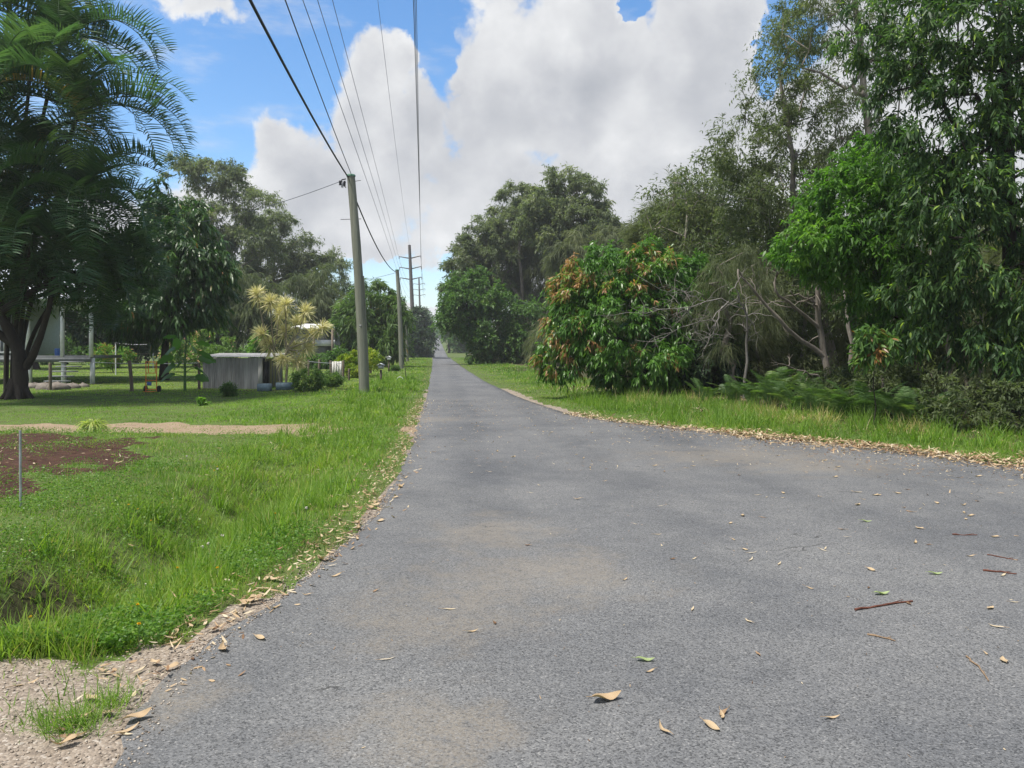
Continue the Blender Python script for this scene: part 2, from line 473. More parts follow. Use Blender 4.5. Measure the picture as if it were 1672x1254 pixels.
def zone(x, y):
    """0 turf, 1 forest floor, 2 red soil, 3 dirt track, 4 gravel"""
    x = np.asarray(x, float); y = np.asarray(y, float)
    lo = XL(y) - x; ro = x - XR(y)
    n = vn(x, y, .9, 21) - .5 + (vn(x, y, .3, 22) - .5) * .5
    z = np.zeros(x.shape, int)
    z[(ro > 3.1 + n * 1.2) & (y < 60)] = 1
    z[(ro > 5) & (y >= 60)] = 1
    r = np.hypot((x + 7.9 + .12 * (y - 10)) / 2.7, (y - 10.4) / 2.9)
    z[(r + n * .55 + (vn(x, y, .55, 24) - .5) * .4 < 1.1) & (lo > 1)] = 2
    yc = 15.25 + .22 * np.sin(x * .45) + n * .5
    hw = np.where(x > -3.6, .55, .95)
    z[(np.abs(y - yc) < hw) & (lo > -.3) & (x > -60) & ((x < -3.0 + n * .6) | (lo < .35))] = 3
    z[(y < 3.95 + n * .35 + np.clip(.4 - lo * .9, 0, .3)) & (lo > -.3)] = 4
    z[(lo > -.2) & (lo < .02 + n * .30 + .12 * (1 - sst(4, 6, y))) & (z == 0) & (y < 30)] = 4
    z[(ro > -.2) & (ro < .28 + n * .35) & (z == 0) & (y < 30)] = 4
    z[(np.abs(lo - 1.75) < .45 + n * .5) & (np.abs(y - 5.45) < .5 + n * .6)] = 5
    return z


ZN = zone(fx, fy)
nx = GX.shape[1]
idx = np.arange(GX.size).reshape(GX.shape)
Q = np.stack([idx[:-1, :-1], idx[:-1, 1:], idx[1:, 1:], idx[1:, :-1]], -1)
allv = np.stack([GX, GY, GZ], -1).reshape(-1, 3)
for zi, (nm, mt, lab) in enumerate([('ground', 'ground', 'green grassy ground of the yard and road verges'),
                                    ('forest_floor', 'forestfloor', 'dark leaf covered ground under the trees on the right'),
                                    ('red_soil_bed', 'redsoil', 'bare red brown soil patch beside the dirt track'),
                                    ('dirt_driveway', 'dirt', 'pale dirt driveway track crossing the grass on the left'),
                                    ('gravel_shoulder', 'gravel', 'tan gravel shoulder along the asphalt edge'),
                                    ('ditch', 'ditch', 'ditch hollow earth with the shade under grass painted dark')]):
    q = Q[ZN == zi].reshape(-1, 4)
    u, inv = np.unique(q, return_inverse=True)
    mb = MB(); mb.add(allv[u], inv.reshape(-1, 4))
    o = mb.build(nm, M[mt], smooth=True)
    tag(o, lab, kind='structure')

# road sheet on the same rows
mb = MB()
rows = []
ry = ys[(ys > -23)]
K = 14
for y in ry:
    a, b = float(XL(y)), min(float(XR(y)), 60.)
    wob = .05 * (vn(a, y, .5, 5) - .5) + .05 * (vn(a, y, .16, 6) - .5)
    wob2 = .06 * (vn(b, y, .5, 7) - .5)
    a += float(wob) * 1.5; b += float(wob2)
    zz = float(zr(y)) + (.004 if y < 110 else .05)
    t = np.linspace(0, 1, K); t = np.concatenate([[0], t, [1]])
    xx = a + (b - a) * t
    r = np.stack([xx, np.full(K + 2, y), np.full(K + 2, zz)], -1)
    crown = np.clip(np.minimum(xx - a, b - xx), 0, 1.5) * .012
    r[0, 2] -= .09; r[-1, 2] -= .09; r[0, 0] -= .02; r[-1, 0] += .02
    rows.append(r)
R_ = np.array(rows); nr = len(rows); kk = K + 2
ii = np.arange(nr * kk).reshape(nr, kk)
mb.add(R_.reshape(-1, 3), np.stack([ii[:-1, :-1], ii[:-1, 1:], ii[1:, 1:], ii[1:, :-1]], -1).reshape(-1, 4))
tag(mb.build('road', M['road'], smooth=True), 'grey asphalt lane narrowing into the distance', kind='structure')


def rz_(x, y):
    a, b = XL(y), XR(y)
    return zr(y) + .004 + 0 * x


# ------------------------------------------------------------------ grass
def gpoints(n, y0, y1, xf0, xf1):
    y = rng.uniform(y0, y1, n)
    a, b = xf0(y), xf1(y)
    return a + (b - a) * rng.random(n), y


def frust(y, px): return (px - CX) / F * y


def blades(mb, x, y, h, w, var, lean=.95, droop=.5, zoff=0):
    n = len(x)
    p = np.stack([x, y, gz(x, y) - .012 + zoff], -1)
    az = rng.uniform(0, 2 * PI, n)
    le = lean * rng.random(n) ** .7
    d = unit(np.stack([np.cos(az) * le, np.sin(az) * le, np.ones(n)], -1))
    a2 = az + PI / 2 + rng.normal(0, .6, n)
    sd = np.stack([np.cos(a2), np.sin(a2), np.zeros(n)], -1)
    mb.strips(p, d, sd, h, w, droop * rng.random(n), [0, .5, 1], [1, .75, .06], var)


def gcount(dens, y0, y1, xf0, xf1):
    t = np.linspace(y0, y1, 20)
    return int(np.mean(np.clip(xf1(t) - xf0(t), 0, None)) * (y1 - y0) * dens)


NOISE = lambda x, y: .6 * vn(x, y, 1.1, 31) + .4 * vn(x, y, .35, 32)
left_mb, yard_mb, right_mb = MB(), MB(), MB()
bands = [(3.2, 6, 4200, .0052), (6, 10, 2500, .006), (10, 16, 1150, .009), (16, 26, 420, .015), (26, 45, 130, .028), (45, 75, 45, .055), (75, 128, 16, .10)]
for (y0, y1, den, w) in bands:
    xa = lambda y: np.maximum(frust(y, -140), -46.)
    xb = lambda y: XL(y) - .02
    n = gcount(den, y0, y1, xa, xb)
    x, y = gpoints(n, y0, y1, xa, xb)
    zz = zone(x, y); lo = XL(y) - x; nz = NOISE(x, y)
    ditch = np.exp(-((lo - 1.75) / .5) ** 2) * (1 - sst(5.8, 7.5, y))
    prob = np.select([zz == 2, zz == 3, zz == 4], [np.where(nz > .55, .5, .10), .07, .05], 1.0)
    prob = prob * (.45 + .55 * sst(.05, .5, lo))
    prob = np.where((zz == 3) & (nz > .5), .4, prob)
    k = rng.random(n) < prob
    k &= (zz != 5) | (rng.random(n) < .3)
    x, y, lo, nz, zz = x[k], y[k], lo[k], nz[k], zz[k]; n = len(x)
    verge = sst(.1, .7, lo) * (1 - sst(2.0, 3.2, lo))
    verge = np.where(y > 16.5, sst(.1, 1.2, lo) * (1 - sst(4.5, 6.5, lo)) * .8, verge)
    cl = sst(.35, .75, vn(x, y, .28, 33))
    h = .035 + .05 * nz + .05 * cl * nz + verge * (.03 + .13 * nz * cl + .05 * cl) * (1 - .4 * sst(16, 40, y))
    h = h * np.where(zz >= 2, .55, 1) * rng.uniform(.55, 1.25, n)
    h = np.where(y > 26, np.maximum(h, .08), h)
    wid = w * rng.uniform(.7, 1.3, n) * np.where(verge > .5, 1.1, .9)
    var = np.clip(.05 + .55 * vn(x, y, 1.6, 40) + .3 * vn(x, y, .3, 42) + rng.normal(0, .16, n) + verge * .14, 0, .93)
    dry = rng.random(n) < np.where(lo < .4, .16, .06)
    var = np.where(dry, rng.uniform(.95, 1, n), var)
    isyard = (lo > 3.2) & (y > 16)
    blades(left_mb, x[~isyard], y[~isyard], h[~isyard], wid[~isyard], var[~isyard])
    if isyard.any(): blades(yard_mb, x[isyard], y[isyard], h[isyard] * .7, wid[isyard], np.clip(var[isyard] + .35 * sst(26, 32, y[isyard]), 0, 1))  # lawn colour lightened farther back, painting sunlight beyond the shaded front strip
    # right verge
    xa = lambda y: XR(y) + .12
    xb = lambda y: np.minimum(XR(y) + np.where(y < 40, 5.0, 4.5), frust(y, 1800))
    ya, yb = max(y0, 8.2), y1
    if yb > ya:
        n = gcount(den * 1.0, ya, yb, xa, xb)
        x, y = gpoints(n, ya, yb, xa, xb)
        zz = zone(x, y); ro = x - XR(y); nz = NOISE(x, y)
        prob = np.select([zz == 4, zz == 1], [.4, .55], 1.0) * (.25 + .75 * sst(.15, .75, ro))
        k = rng.random(n) < prob
        x, y, ro, nz = x[k], y[k], ro[k], nz[k]; n = len(x)
        tall = sst(.6, 2.4, ro)
        h = (.04 + .05 * nz + tall * (.06 + .24 * nz * sst(.3, .7, vn(x, y, .4, 34)))) * rng.uniform(.55, 1.25, n)
        h = np.where(y > 35, h * .8, h)
        var = np.clip(.12 + .6 * vn(x, y, 2.0, 41) + rng.normal(0, .16, n) + .15 * (1 - tall), 0, .93)
        dry = rng.random(n) < np.where(ro < .7, .12, .05)
        var = np.where(dry, rng.uniform(.95, 1, n), var)
        blades(right_mb, x, y, h, w * rng.uniform(.7, 1.3, n), var)
# taller tussocks on the left verge
for i in range(170):
    yy = rng.uniform(4.3, 15) if i < 75 else rng.uniform(16, 40)
    lo = rng.uniform(.5, 2.6)
    cx_, cy_ = float(XL(yy)) - lo, yy
    n = 45
    x = cx_ + rng.normal(0, .07, n); y = cy_ + rng.normal(0, .07, n)
    blades(left_mb, x, y, rng.uniform(.22, .46, n), .007 * (1 + yy / 18), np.clip(rng.normal(.55, .2, n), 0, .93), .8, .75)
for i in range(260):
    yy = rng.uniform(8.8, 24)
    ro = rng.uniform(1.2, 4.6)
    cx_, cy_ = float(XR(yy)) + ro, yy
    if cx_ > 13: continue
    n = 40
    x = cx_ + rng.normal(0, .1, n); y = cy_ + rng.normal(0, .1, n)
    straw = rng.random() < .22 and ro > 2.2
    blades(right_mb, x, y, rng.uniform(.3, .6, n), .011, rng.uniform(.94, 1, n) if straw else np.clip(rng.normal(.5, .2, n), 0, 1), .9, .8)
for (px, py, s) in [(15, 1062, 1), (70, 1060, .9), (40, 1075, 1), (100, 1058, .8), (5, 1030, 1), (130, 1040, .7), (345, 960, .8), (330, 940, .7)]:
    X, Y = G(px, py); n = 26
    blades(left_mb, X + rng.normal(0, .06, n), Y + rng.normal(0, .05, n), rng.uniform(.2, .42, n) * s, .011, np.clip(rng.normal(.8, .12, n), 0, .94), .8, .9)
# thin dry seed stalks
n = 240
y = rng.uniform(4.3, 14, n); x = XL(y) - rng.uniform(.35, 4.5, n)
k = zone(x, y) == 0; x, y = x[k], y[k]; n = len(x)
blades(left_mb, x, y, rng.uniform(.22, .46, n), .0035, np.where(rng.random(n) < .6, rng.uniform(.94, 1, n), rng.uniform(.5, .8, n)), .6, .6)
# isolated tufts on the gravel corner
for (px, py, s) in [(120, 1190, 1.0), (175, 1150, .9), (95, 1185, .8), (150, 1175, .8), (140, 1100, .35), (60, 1175, .4)]:
    X, Y = G(px, py); n = int(170 * s)
    x = X + rng.normal(0, .055, n); y = Y + rng.normal(0, .05, n)
    blades(left_mb, x, y, rng.uniform(.06, .22, n) * (.5 + .5 * s), .0042, np.clip(rng.normal(.55, .2, n), 0, .96), 1.3, .5)
tag(left_mb.build('verge_grass', M['grass']), 'long green grass on the left verge and bank', 'grass', kind='stuff')
tag(yard_mb.build('lawn_grass', M['lawn']), 'mown green lawn of the yard on the left', 'grass', kind='stuff')
tag(right_mb.build('verge_grass', M['grass']), 'green grass strip between the leaf litter and the trees on the right', 'grass', kind='stuff')

# low broad-leaved ground cover on the left bank
mb = MB()
n = 70000
y = 4.0 + 11 * rng.random(n) ** 1.3
x = XL(y) - .25 - (np.abs(frust(y, -60)) + XL(y)) * rng.random(n)
zz = zone(x, y); lo = XL(y) - x
k = (zz == 0) & (vn(x, y, 1.0, 51) + .3 * vn(x, y, .3, 52) > .58) | ((zz == 2) & (vn(x, y, .6, 53) + .3 * rng.random(n) > .74))
x, y = x[k], y[k]; n = len(x)
hh = rng.uniform(.02, .11, n)
p = np.stack([x, y, gz(x, y) + hh], -1)
d = rdir(n); d[:, 2] = np.abs(d[:, 2]) * .4; d = unit(d)
mb.quads_leaf(p, d, side_of(d), rng.uniform(.014, .036, n), rng.uniform(.008, .019, n), .15, .15, np.clip(rng.normal(.55, .25, n), 0, 1))
tag(mb.build('ground_cover', M['weed']), 'low broad leaved weeds spreading over the left bank', 'weeds', kind='stuff')

# ------------------------------------------------------------------ trees
def wig(n, s): return rng.normal(0, s, (n, 3))


def crown_pts(ells, n, shell=.5):
    ells = [np.array(e, float) for e in ells]
    w = np.array([(e[3] * e[4] * e[5]) ** (2 / 3) for e in ells]); w /= w.sum()
    ch = rng.choice(len(ells), n, p=w)
    e = np.array(ells)[ch]
    r = shell + (1 - shell) * rng.random(n) ** .6
    dd = rdir(n)
    return e[:, :3] + dd * e[:, 3:6] * r[:, None], dd


class Skel:
    def __init__(s): s.p, s.par, s.tip = [], [], []

    def add(s, p, par):
        s.p.append(np.asarray(p, float)); s.par.append(par); s.tip.append(0); return len(s.p) - 1


def grow(trunk, centers, seg=.7, wiggle=.12):
    sk = Skel(); prev = -1
    for t in trunk: prev = sk.add(t[:3], prev)
    n0 = len(trunk)
    start = max(1, int(n0 * .45))
    order = np.argsort(np.linalg.norm(centers - np.asarray(trunk[n0 // 2][:3]), axis=1))
    for ci in order:
        c = centers[ci]
        pp = np.array(sk.p)
        dv = c - pp
        dist = np.linalg.norm(dv, axis=1)
        cost = dist * (1 + .9 * (dv[:, 2] < .15 * dist) * (dist > .5))
        cost[:start] += 99
        b = int(np.argmin(cost))
        L = dist[b]; m = max(1, int(L / seg))
        p0 = pp[b]; last = b
        for i in range(1, m + 1):
            t = i / m
            q = p0 + (c - p0) * t
            q = q + np.array([0, 0, .18 * L * math.sin(PI * t) * .5]) + (rng.normal(0, wiggle * min(1, L / 2), 3) if i < m else 0)
            last = sk.add(q, last)
        sk.tip[last] += 1
    return sk, n0


def skel_mesh(mb, sk, trunk, rtip=.012, expo=2.35, sides=6, rmax_scale=1.0):
    n = len(sk.p); r = np.zeros(n)
    acc = np.array([rtip ** expo * max(t, 0) for t in sk.tip])
    for i in range(n - 1, -1, -1):
        if acc[i] == 0: acc[i] = rtip ** expo
        if sk.par[i] >= 0: acc[sk.par[i]] += acc[i]
    r = acc ** (1 / expo)
    for i, t in enumerate(trunk): r[i] = t[3]
    for i in range(len(trunk), n): r[i] = min(r[i], r[sk.par[i]] * .85)
    kids = [[] for _ in range(n)]
    for i in range(n):
        if sk.par[i] >= 0: kids[sk.par[i]].append(i)
    # chains
    stack = [(0, -1)]
    while stack:
        i, par = stack.pop()
        ch = [par, i] if par >= 0 else [i]
        cur = i
        while kids[cur]:
            ks = sorted(kids[cur], key=lambda k: -r[k])
            for k in ks[1:]: stack.append((k, cur))
            cur = ks[0]; ch.append(cur)
        if len(ch) > 1:
            pts = np.array([sk.p[c] for c in ch]); rr = np.array([r[c] for c in ch])
            if par >= 0: rr[0] = min(rr[0], rr[1] * 1.15)
            big = rr.max()
            mb.tube(pts, rr, sides if big > .05 else 4, cap=False)


def foliage(mb, centers, outdir, rc, spec, crownc, clumpvar=None):
    """twigs with leaves around each clump centre"""
    N = len(centers); Mt, K = spec['twigs'], spec['leaves']
    n = N * Mt
    c = np.repeat(centers, Mt, 0); od = np.repeat(outdir, Mt, 0)
    rcv = np.repeat(rc * rng.uniform(.65, 1.25, N), Mt)
    td = rdir(n) + od * spec.get('out', .6); td[:, 2] += spec.get('up', .1)
    td = unit(td)
    tl = rcv * rng.uniform(.55, 1.1, n)
    p0 = c + rdir(n) * (rcv * .35)[:, None] * np.array([1, 1, spec.get('flat', 1)])
    sag = spec.get('sag', .25)
    cv = (rng.normal(0, spec.get('cvar', .14), N) if clumpvar is None else clumpvar)
    tv = np.repeat(cv, Mt) + rng.normal(0, .05, n)
    # leaves
    t = np.tile(np.linspace(.15, 1, K), n) + rng.normal(0, .04, n * K)
    P0 = np.repeat(p0, K, 0); TD = np.repeat(td, K, 0); TL = np.repeat(tl, K)
    pos = P0 + TD * (TL * t)[:, None] * np.array([1, 1, spec.get('flat', 1)])
    pos[:, 2] -= sag * TL * t * t
    ld = TD * spec.get('along', .6) + rdir(n * K) * spec.get('spread', .8); ld[:, 2] -= spec.get('hang', .4)
    ld = unit(ld)
    nn = n * K
    L = spec['L'] * rng.uniform(.65, 1.3, nn); W = spec['W'] * rng.uniform(.7, 1.25, nn)
    var = np.clip(spec.get('v0', .45) + np.repeat(tv, K) + rng.normal(0, spec.get('lvar', .13), nn), 0, spec.get('vmax', 1))
    if 'young' in spec:
        yk = rng.random(nn) < spec['young']; var = np.where(yk, rng.uniform(.93, 1, nn), var)
    sd = side_of(ld)
    # blades mostly face up
    up = np.tile(np.array([0, 0, 1.]), (nn, 1))
    s2 = np.cross(ld, up); ok = np.linalg.norm(s2, axis=1) > .2
    fu = spec.get('faceup', .5)
    sd = np.where((ok & (rng.random(nn) < fu))[:, None], unit(s2 + rng.normal(0, .35, (nn, 3))), sd)
    if spec.get('curved'):
        mb.strips(pos, ld, sd, L, W, spec.get('droop', .25), [0, .3, .68, 1], [.12, .95, .8, .06], var)
    else:
        mb.quads_leaf(pos, ld, sd, L, W, spec.get('droop', .12), .12, var)
    return p0, td, tl


def tree(name, label, cat, base, trunk, ells, ncl, rc, spec, bark, leaf, group=None, rtip=.012, shell=.5, var_fn=None, sides=7, extra=None, seg=.7, wiggle=.12):
    base = np.asarray(base, float)
    root = empty(name, base, label, cat, group)
    ctr, od = crown_pts(ells, ncl, shell)
    cc = np.mean([e[:3] for e in ells], 0)
    od = unit(unit(ctr - cc) + od)
    sk, n0 = grow(trunk, ctr, seg, wiggle)
    tb = MB(); skel_mesh(tb, sk, trunk, rtip, sides=sides)
    if extra: extra(tb)
    tb.build('trunk', M[bark], root, base, smooth=True)
    cb = MB()
    cv = var_fn(ctr, od) if var_fn else None
    foliage(cb, ctr, od, rc, spec, cc, cv)
    cb.build('crown', M[leaf], root, base)
    return root


def E(px, py, rx, ry, d, rd=None):
    c = P(px, py, d); s = d / F
    rd = rd if rd is not None else (rx * s)
    return (c[0], c[1], c[2], rx * s, rd, ry * s)


def trunkline(pts, r0, r1, n=9, wob=.05):
    pts = np.asarray(pts, float)
    t = np.linspace(0, 1, len(pts)); tt = np.linspace(0, 1, n)
    q = np.stack([np.interp(tt, t, pts[:, i]) for i in range(3)], -1)
    q[1:] += rng.normal(0, wob, (n - 1, 3)) * np.array([1, 1, .2])
    r = r0 + (r1 - r0) * tt
    r[0] *= 1.35
    return [(*a, b) for a, b in zip(q, r)]


def gp(px, d):
    """ground point seen in column px at distance d"""
    x = (px - CX) / F * d
    return np.array([x, d, float(gz(np.array([x]), np.array([d]))[0])])


S_gum = dict(twigs=26, leaves=9, L=.34, W=.11, hang=.7, flat=.78, up=.35, out=.35, sag=.2, cvar=.18, faceup=.55)
S_casu = dict(twigs=20, leaves=10, L=.7, W=.055, hang=1.1, sag=.5, up=.2, out=.3, along=.8, spread=.5, cvar=.16, faceup=.2, droop=.25)
S_broadfar = dict(twigs=18, leaves=9, L=.32, W=.16, hang=.4, sag=.2, up=.1, out=.7, cvar=.15, faceup=.6)

# --- gums beyond the yard on the left
def gum(label, d, base_px, cells, ncl, rc, top, lean=0, spec=None, leaf='gum', bark='greybark', r0=.32, rtip=.028, grp='tall gum trees behind the yard', name='gum_tree', cat='tree'):
    b = gp(base_px, d)
    t = P(top[0], top[1], d)
    tr = trunkline([b, b * .6 + t * .4 + np.array([lean, 0, 0]), t], r0, .09, 9, .12)
    return tree(name, label, cat, b, tr, [E(*c, d, c[2] * d / F * .8) for c in cells], ncl, rc, spec or S_gum, bark, leaf, grp, rtip, seg=1.6, wiggle=.3)


gum('tallest broad domed gum tree behind the dark mango on the left', 82, 350,
    [(300, 280, 45, 22), (345, 285, 50, 26), (390, 305, 36, 22), (410, 335, 45, 26), (350, 360, 70, 40), (420, 400, 60, 30), (300, 380, 60, 50), (330, 440, 80, 50)], 240, 1.2, (345, 330))
gum('spreading gum tree sloping down to the right behind the yellow dracaena', 88, 430,
    [(440, 365, 40, 20), (480, 395, 36, 20), (450, 430, 55, 35), (500, 440, 40, 30), (400, 470, 60, 50), (530, 425, 30, 18)], 170, 1.15, (450, 410))
gum('small gum with thin separate clumps against the sky near the pole', 104, 535,
    [(520, 425, 26, 12), (550, 435, 24, 12), (545, 460, 40, 16), (500, 470, 40, 30)], 55, 1.2, (530, 445), r0=.25)
S_wisp = dict(S_casu, v0=.5, L=.7, W=.06)
for i, (lab, d, bx, cells, ncl) in enumerate([
    ('grey green wispy tree behind the corrugated coop', 66, 420, [(400, 520, 50, 45), (390, 470, 45, 40), (440, 500, 40, 50)], 70),
    ('wispy dark green tree behind the yellow dracaena top', 72, 500, [(490, 500, 45, 55), (520, 470, 35, 40), (540, 520, 35, 45), (470, 540, 40, 30)], 85),
    ('shaded leafy tree above the white house roof', 92, 575, [(560, 500, 40, 45), (590, 520, 35, 50), (540, 540, 50, 30)], 75)]):
    gum(lab, d, bx, cells, ncl, 1.1, (bx, cells[0][1]), spec=S_wisp if i < 2 else S_broadfar, leaf='scrub' if i < 2 else 'dark', r0=.2, grp='trees behind the yard', name='backyard_tree')
S_weep = dict(twigs=16, leaves=9, L=.6, W=.10, hang=1.0, sag=.55, up=.25, out=.5, cvar=.15, v0=.45, young=.004, faceup=.3)
gum('weeping light green tree behind the leaning power pole', 64, 605, [(605, 500, 42, 38), (580, 535, 35, 45), (635, 530, 32, 48), (610, 555, 40, 30)], 120, .9, (605, 490), spec=S_weep, leaf='bamboo', bark='bark', r0=.18, grp='trees behind the yard', name='weeping_tree')
gum('rounded green tree between the power poles along the lane', 104, 640, [(635, 520, 30, 45), (652, 550, 18, 36), (625, 550, 30, 35)], 70, 1.1, (640, 510), spec=S_broadfar, leaf='bamboo', bark='bark', r0=.2, grp='trees behind the yard', name='backyard_tree')
# dark trees at the far end, left of the lane
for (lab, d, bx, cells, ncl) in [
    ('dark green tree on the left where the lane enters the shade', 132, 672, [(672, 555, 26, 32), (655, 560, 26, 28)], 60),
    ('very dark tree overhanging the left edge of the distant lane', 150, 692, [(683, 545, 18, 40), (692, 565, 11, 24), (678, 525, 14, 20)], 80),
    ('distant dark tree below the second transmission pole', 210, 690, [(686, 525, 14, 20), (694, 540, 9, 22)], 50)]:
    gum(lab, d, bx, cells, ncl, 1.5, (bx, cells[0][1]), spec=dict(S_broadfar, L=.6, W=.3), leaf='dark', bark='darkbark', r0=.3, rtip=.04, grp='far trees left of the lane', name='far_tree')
for (lab, d, bx, cells, ncl) in [
    ('far green tree right of the climbing lane under the overhang', 185, 733, [(740, 522, 14, 22), (760, 550, 14, 22)], 60),
    ('farthest tree on the right at the crest of the lane', 380, 727, [(730, 536, 7, 9), (740, 534, 10, 18)], 40),
    ('farthest tree on the left at the crest of the lane', 400, 697, [(697, 538, 7, 11), (688, 532, 10, 18)], 40),
    ('hazy tree beyond the crest closing the lane', 700, 712, [(712, 541, 6, 5), (700, 540, 9, 7), (724, 540, 9, 7)], 40)]:
    gum(lab, d, bx, cells, ncl, 2.2 if d < 300 else 4, (bx, cells[0][1] + 3), spec=dict(S_broadfar, L=.9 if d < 300 else 1.8, W=.45 if d < 300 else .9), leaf='fargreen', bark='bark', r0=.3, rtip=.05, grp='far trees along the lane', name='far_tree')

# --- right side, middle distance
gum('leafy mid green tree standing at the right edge of the far lane', 74, 795, [(775, 490, 48, 48), (810, 530, 48, 55), (748, 505, 28, 42), (840, 560, 30, 32), (785, 575, 25, 18), (732, 512, 14, 28), (860, 530, 25, 40)], 230, 1.0, (785, 480), spec=S_broadfar, leaf='fargreen', bark='bark', r0=.25, grp='trees along the right of the lane', name='leafy_tree')
gum('tall gum with airy clumped top against the cloud', 76, 930, [(925, 290, 34, 26), (950, 320, 42, 30), (895, 330, 40, 26), (980, 365, 34, 26), (940, 365, 65, 40), (1005, 385, 20, 22), (890, 370, 50, 40)], 190, .95, (935, 320), leaf='gum', bark='palebark', grp='tall trees on the right')
gum('gum with rounded top left of the tallest gum on the right', 84, 860, [(850, 325, 36, 28), (880, 345, 45, 34), (820, 362, 40, 34), (790, 392, 38, 34), (760, 425, 30, 36), (735, 460, 18, 28), (800, 440, 50, 40), (760, 470, 30, 30)], 190, 1.0, (845, 345), leaf='gum', bark='greybark', grp='tall trees on the right')
S_casm = dict(S_casu, twigs=24, leaves=12, L=.8, W=.065)
gum('large drooping grey green casuarina behind the lychee tree', 88, 900, [(870, 375, 75, 50), (910, 430, 80, 60), (830, 420, 60, 60), (930, 530, 70, 60), (860, 500, 70, 60), (790, 430, 45, 50), (960, 400, 50, 50), (900, 580, 80, 25)], 330, 1.35, (890, 370), spec=S_casm, leaf='casu', bark='greybark', r0=.22, grp='casuarinas on the right', name='casuarina_tree')
gum('casuarina with bare grey twigs between the tall gum and the lychee', 66, 985, [(960, 425, 60, 55), (1010, 430, 50, 60), (960, 500, 50, 60), (900, 560, 40, 40), (1040, 480, 40, 60)], 190, 1.15, (975, 410), spec=S_casm, leaf='casu', bark='greybark', r0=.2, grp='casuarinas on the right', name='casuarina_tree')
gum('upright dark casuarina with feathery spire tips above the lychee', 36, 1110, [(1100, 315, 8, 30), (1076, 345, 9, 28), (1130, 340, 11, 28), (1048, 385, 9, 22), (1100, 350, 20, 30), (1125, 370, 45, 50), (1085, 390, 45, 40), (1160, 400, 45, 50), (1130, 450, 70, 50), (1050, 410, 30, 30)], 190, .62, (1105, 310), spec=dict(S_casu, L=.55, W=.026, up=.9, hang=.2, sag=.15), leaf='casu', bark='greybark', r0=.16, grp='casuarinas on the right', name='casuarina_tree')

# --- lychee
def lychee_var(ctr, od):
    n = len(ctr)
    v = rng.normal(-.06, .09, n)
    leftish = (ctr[:, 0] < P(1090, 0, 25)[0])
    red = (rng.random(n) < .08 + .3 * (ctr[:, 2] > 3.3) + .34 * (ctr[:, 0] < P(945, 0, 25)[0])) & leftish & (od[:, 1] < .3)
    return np.where(red, .44, v)


b = gp(1055, 25.0)
tr = trunkline([b, P(1055, 600, 25), P(1050, 540, 25.3)], .17, .10, 6, .03)
tree('lychee_tree', 'rounded lychee tree with red brown new leaves beside the lane', 'tree', b, tr,
     [E(985, 445, 55, 45, 25), E(1060, 435, 60, 38, 25), E(945, 530, 50, 60, 24.6), E(1010, 530, 75, 75, 24.4), E(1100, 490, 85, 75, 25.5), E(1145, 560, 62, 65, 25), E(918, 585, 36, 28, 24.6), E(1050, 590, 95, 38, 24.6), E(940, 480, 40, 40, 25)],
     700, .34, dict(twigs=13, leaves=9, L=.155, W=.046, hang=.6, sag=.3, up=.1, out=.9, along=.7, spread=.55, lvar=.09, v0=.32, vmax=1, curved=True, droop=.3, faceup=.85), 'darkbark', 'lychee', None, .012, .6, lychee_var)
gum('wispy casuarina leaning in front of the right side of the lychee', 23.2, 1205, [(1165, 490, 45, 45), (1190, 540, 40, 60), (1200, 440, 45, 50), (1235, 500, 40, 60)], 48, .45, (1170, 470), spec=dict(S_casu, twigs=14, leaves=9, L=.34, W=.014, v0=.35), leaf='casu', bark='greybark', r0=.09, rtip=.01, grp='casuarinas on the right', name='casuarina_tree')
# small dark shrub tree pressed behind it
b = gp(1160, 24.5)
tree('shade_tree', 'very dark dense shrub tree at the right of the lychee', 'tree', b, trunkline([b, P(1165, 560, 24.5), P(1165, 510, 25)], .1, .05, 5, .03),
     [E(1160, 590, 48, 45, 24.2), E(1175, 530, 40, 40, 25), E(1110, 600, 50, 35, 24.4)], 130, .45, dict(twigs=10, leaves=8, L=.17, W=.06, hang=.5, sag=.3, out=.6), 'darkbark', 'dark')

# --- tall open gum, right
b = gp(1372, 27)
tr = trunkline([b, P(1355, 560, 27), P(1300, 380, 26.5), P(1290, 250, 26.5), P(1275, 120, 26.5)], .17, .05, 12, .05)
S_open = dict(twigs=13, leaves=7, L=.15, W=.045, hang=.5, sag=.2, up=.2, out=.5, cvar=.16, v0=.4)
tree('paperbark_tree', 'tall open paperbark with small grey green leaves and pale forked trunk', 'tree', b, tr,
     [E(1260, 150, 60, 60, 26.5), E(1200, 240, 45, 45, 26), E(1290, 230, 80, 60, 26.5), E(1220, 310, 60, 50, 26), E(1340, 150, 60, 70, 27), E(1290, 60, 50, 50, 27), E(1350, 300, 60, 50, 27), E(1250, 390, 60, 50, 26.5), E(1190, 390, 40, 40, 26.5)],
     300, .5, S_open, 'palebark', 'scrub', None, .011, .35)
b = gp(1420, 24)
tr = trunkline([b, P(1440, 400, 24), P(1410, 150, 24), P(1395, -60, 24)], .16, .07, 10, .04)
tree('paperbark_tree', 'taller paperbark behind the green tree reaching out of the frame top', 'tree', b, tr,
     [E(1330, 20, 60, 50, 24), E(1400, -60, 80, 60, 24), E(1290, 90, 40, 40, 24.5), E(1420, 60, 60, 60, 24), E(1480, 100, 60, 60, 25), E(1395, 190, 55, 60, 24.5), E(1440, 230, 50, 60, 24.5), E(1370, 270, 50, 50, 25)],
     210, .5, dict(S_open, hang=.9, L=.18, W=.03), 'palebark', 'scrub', None, .012, .35)

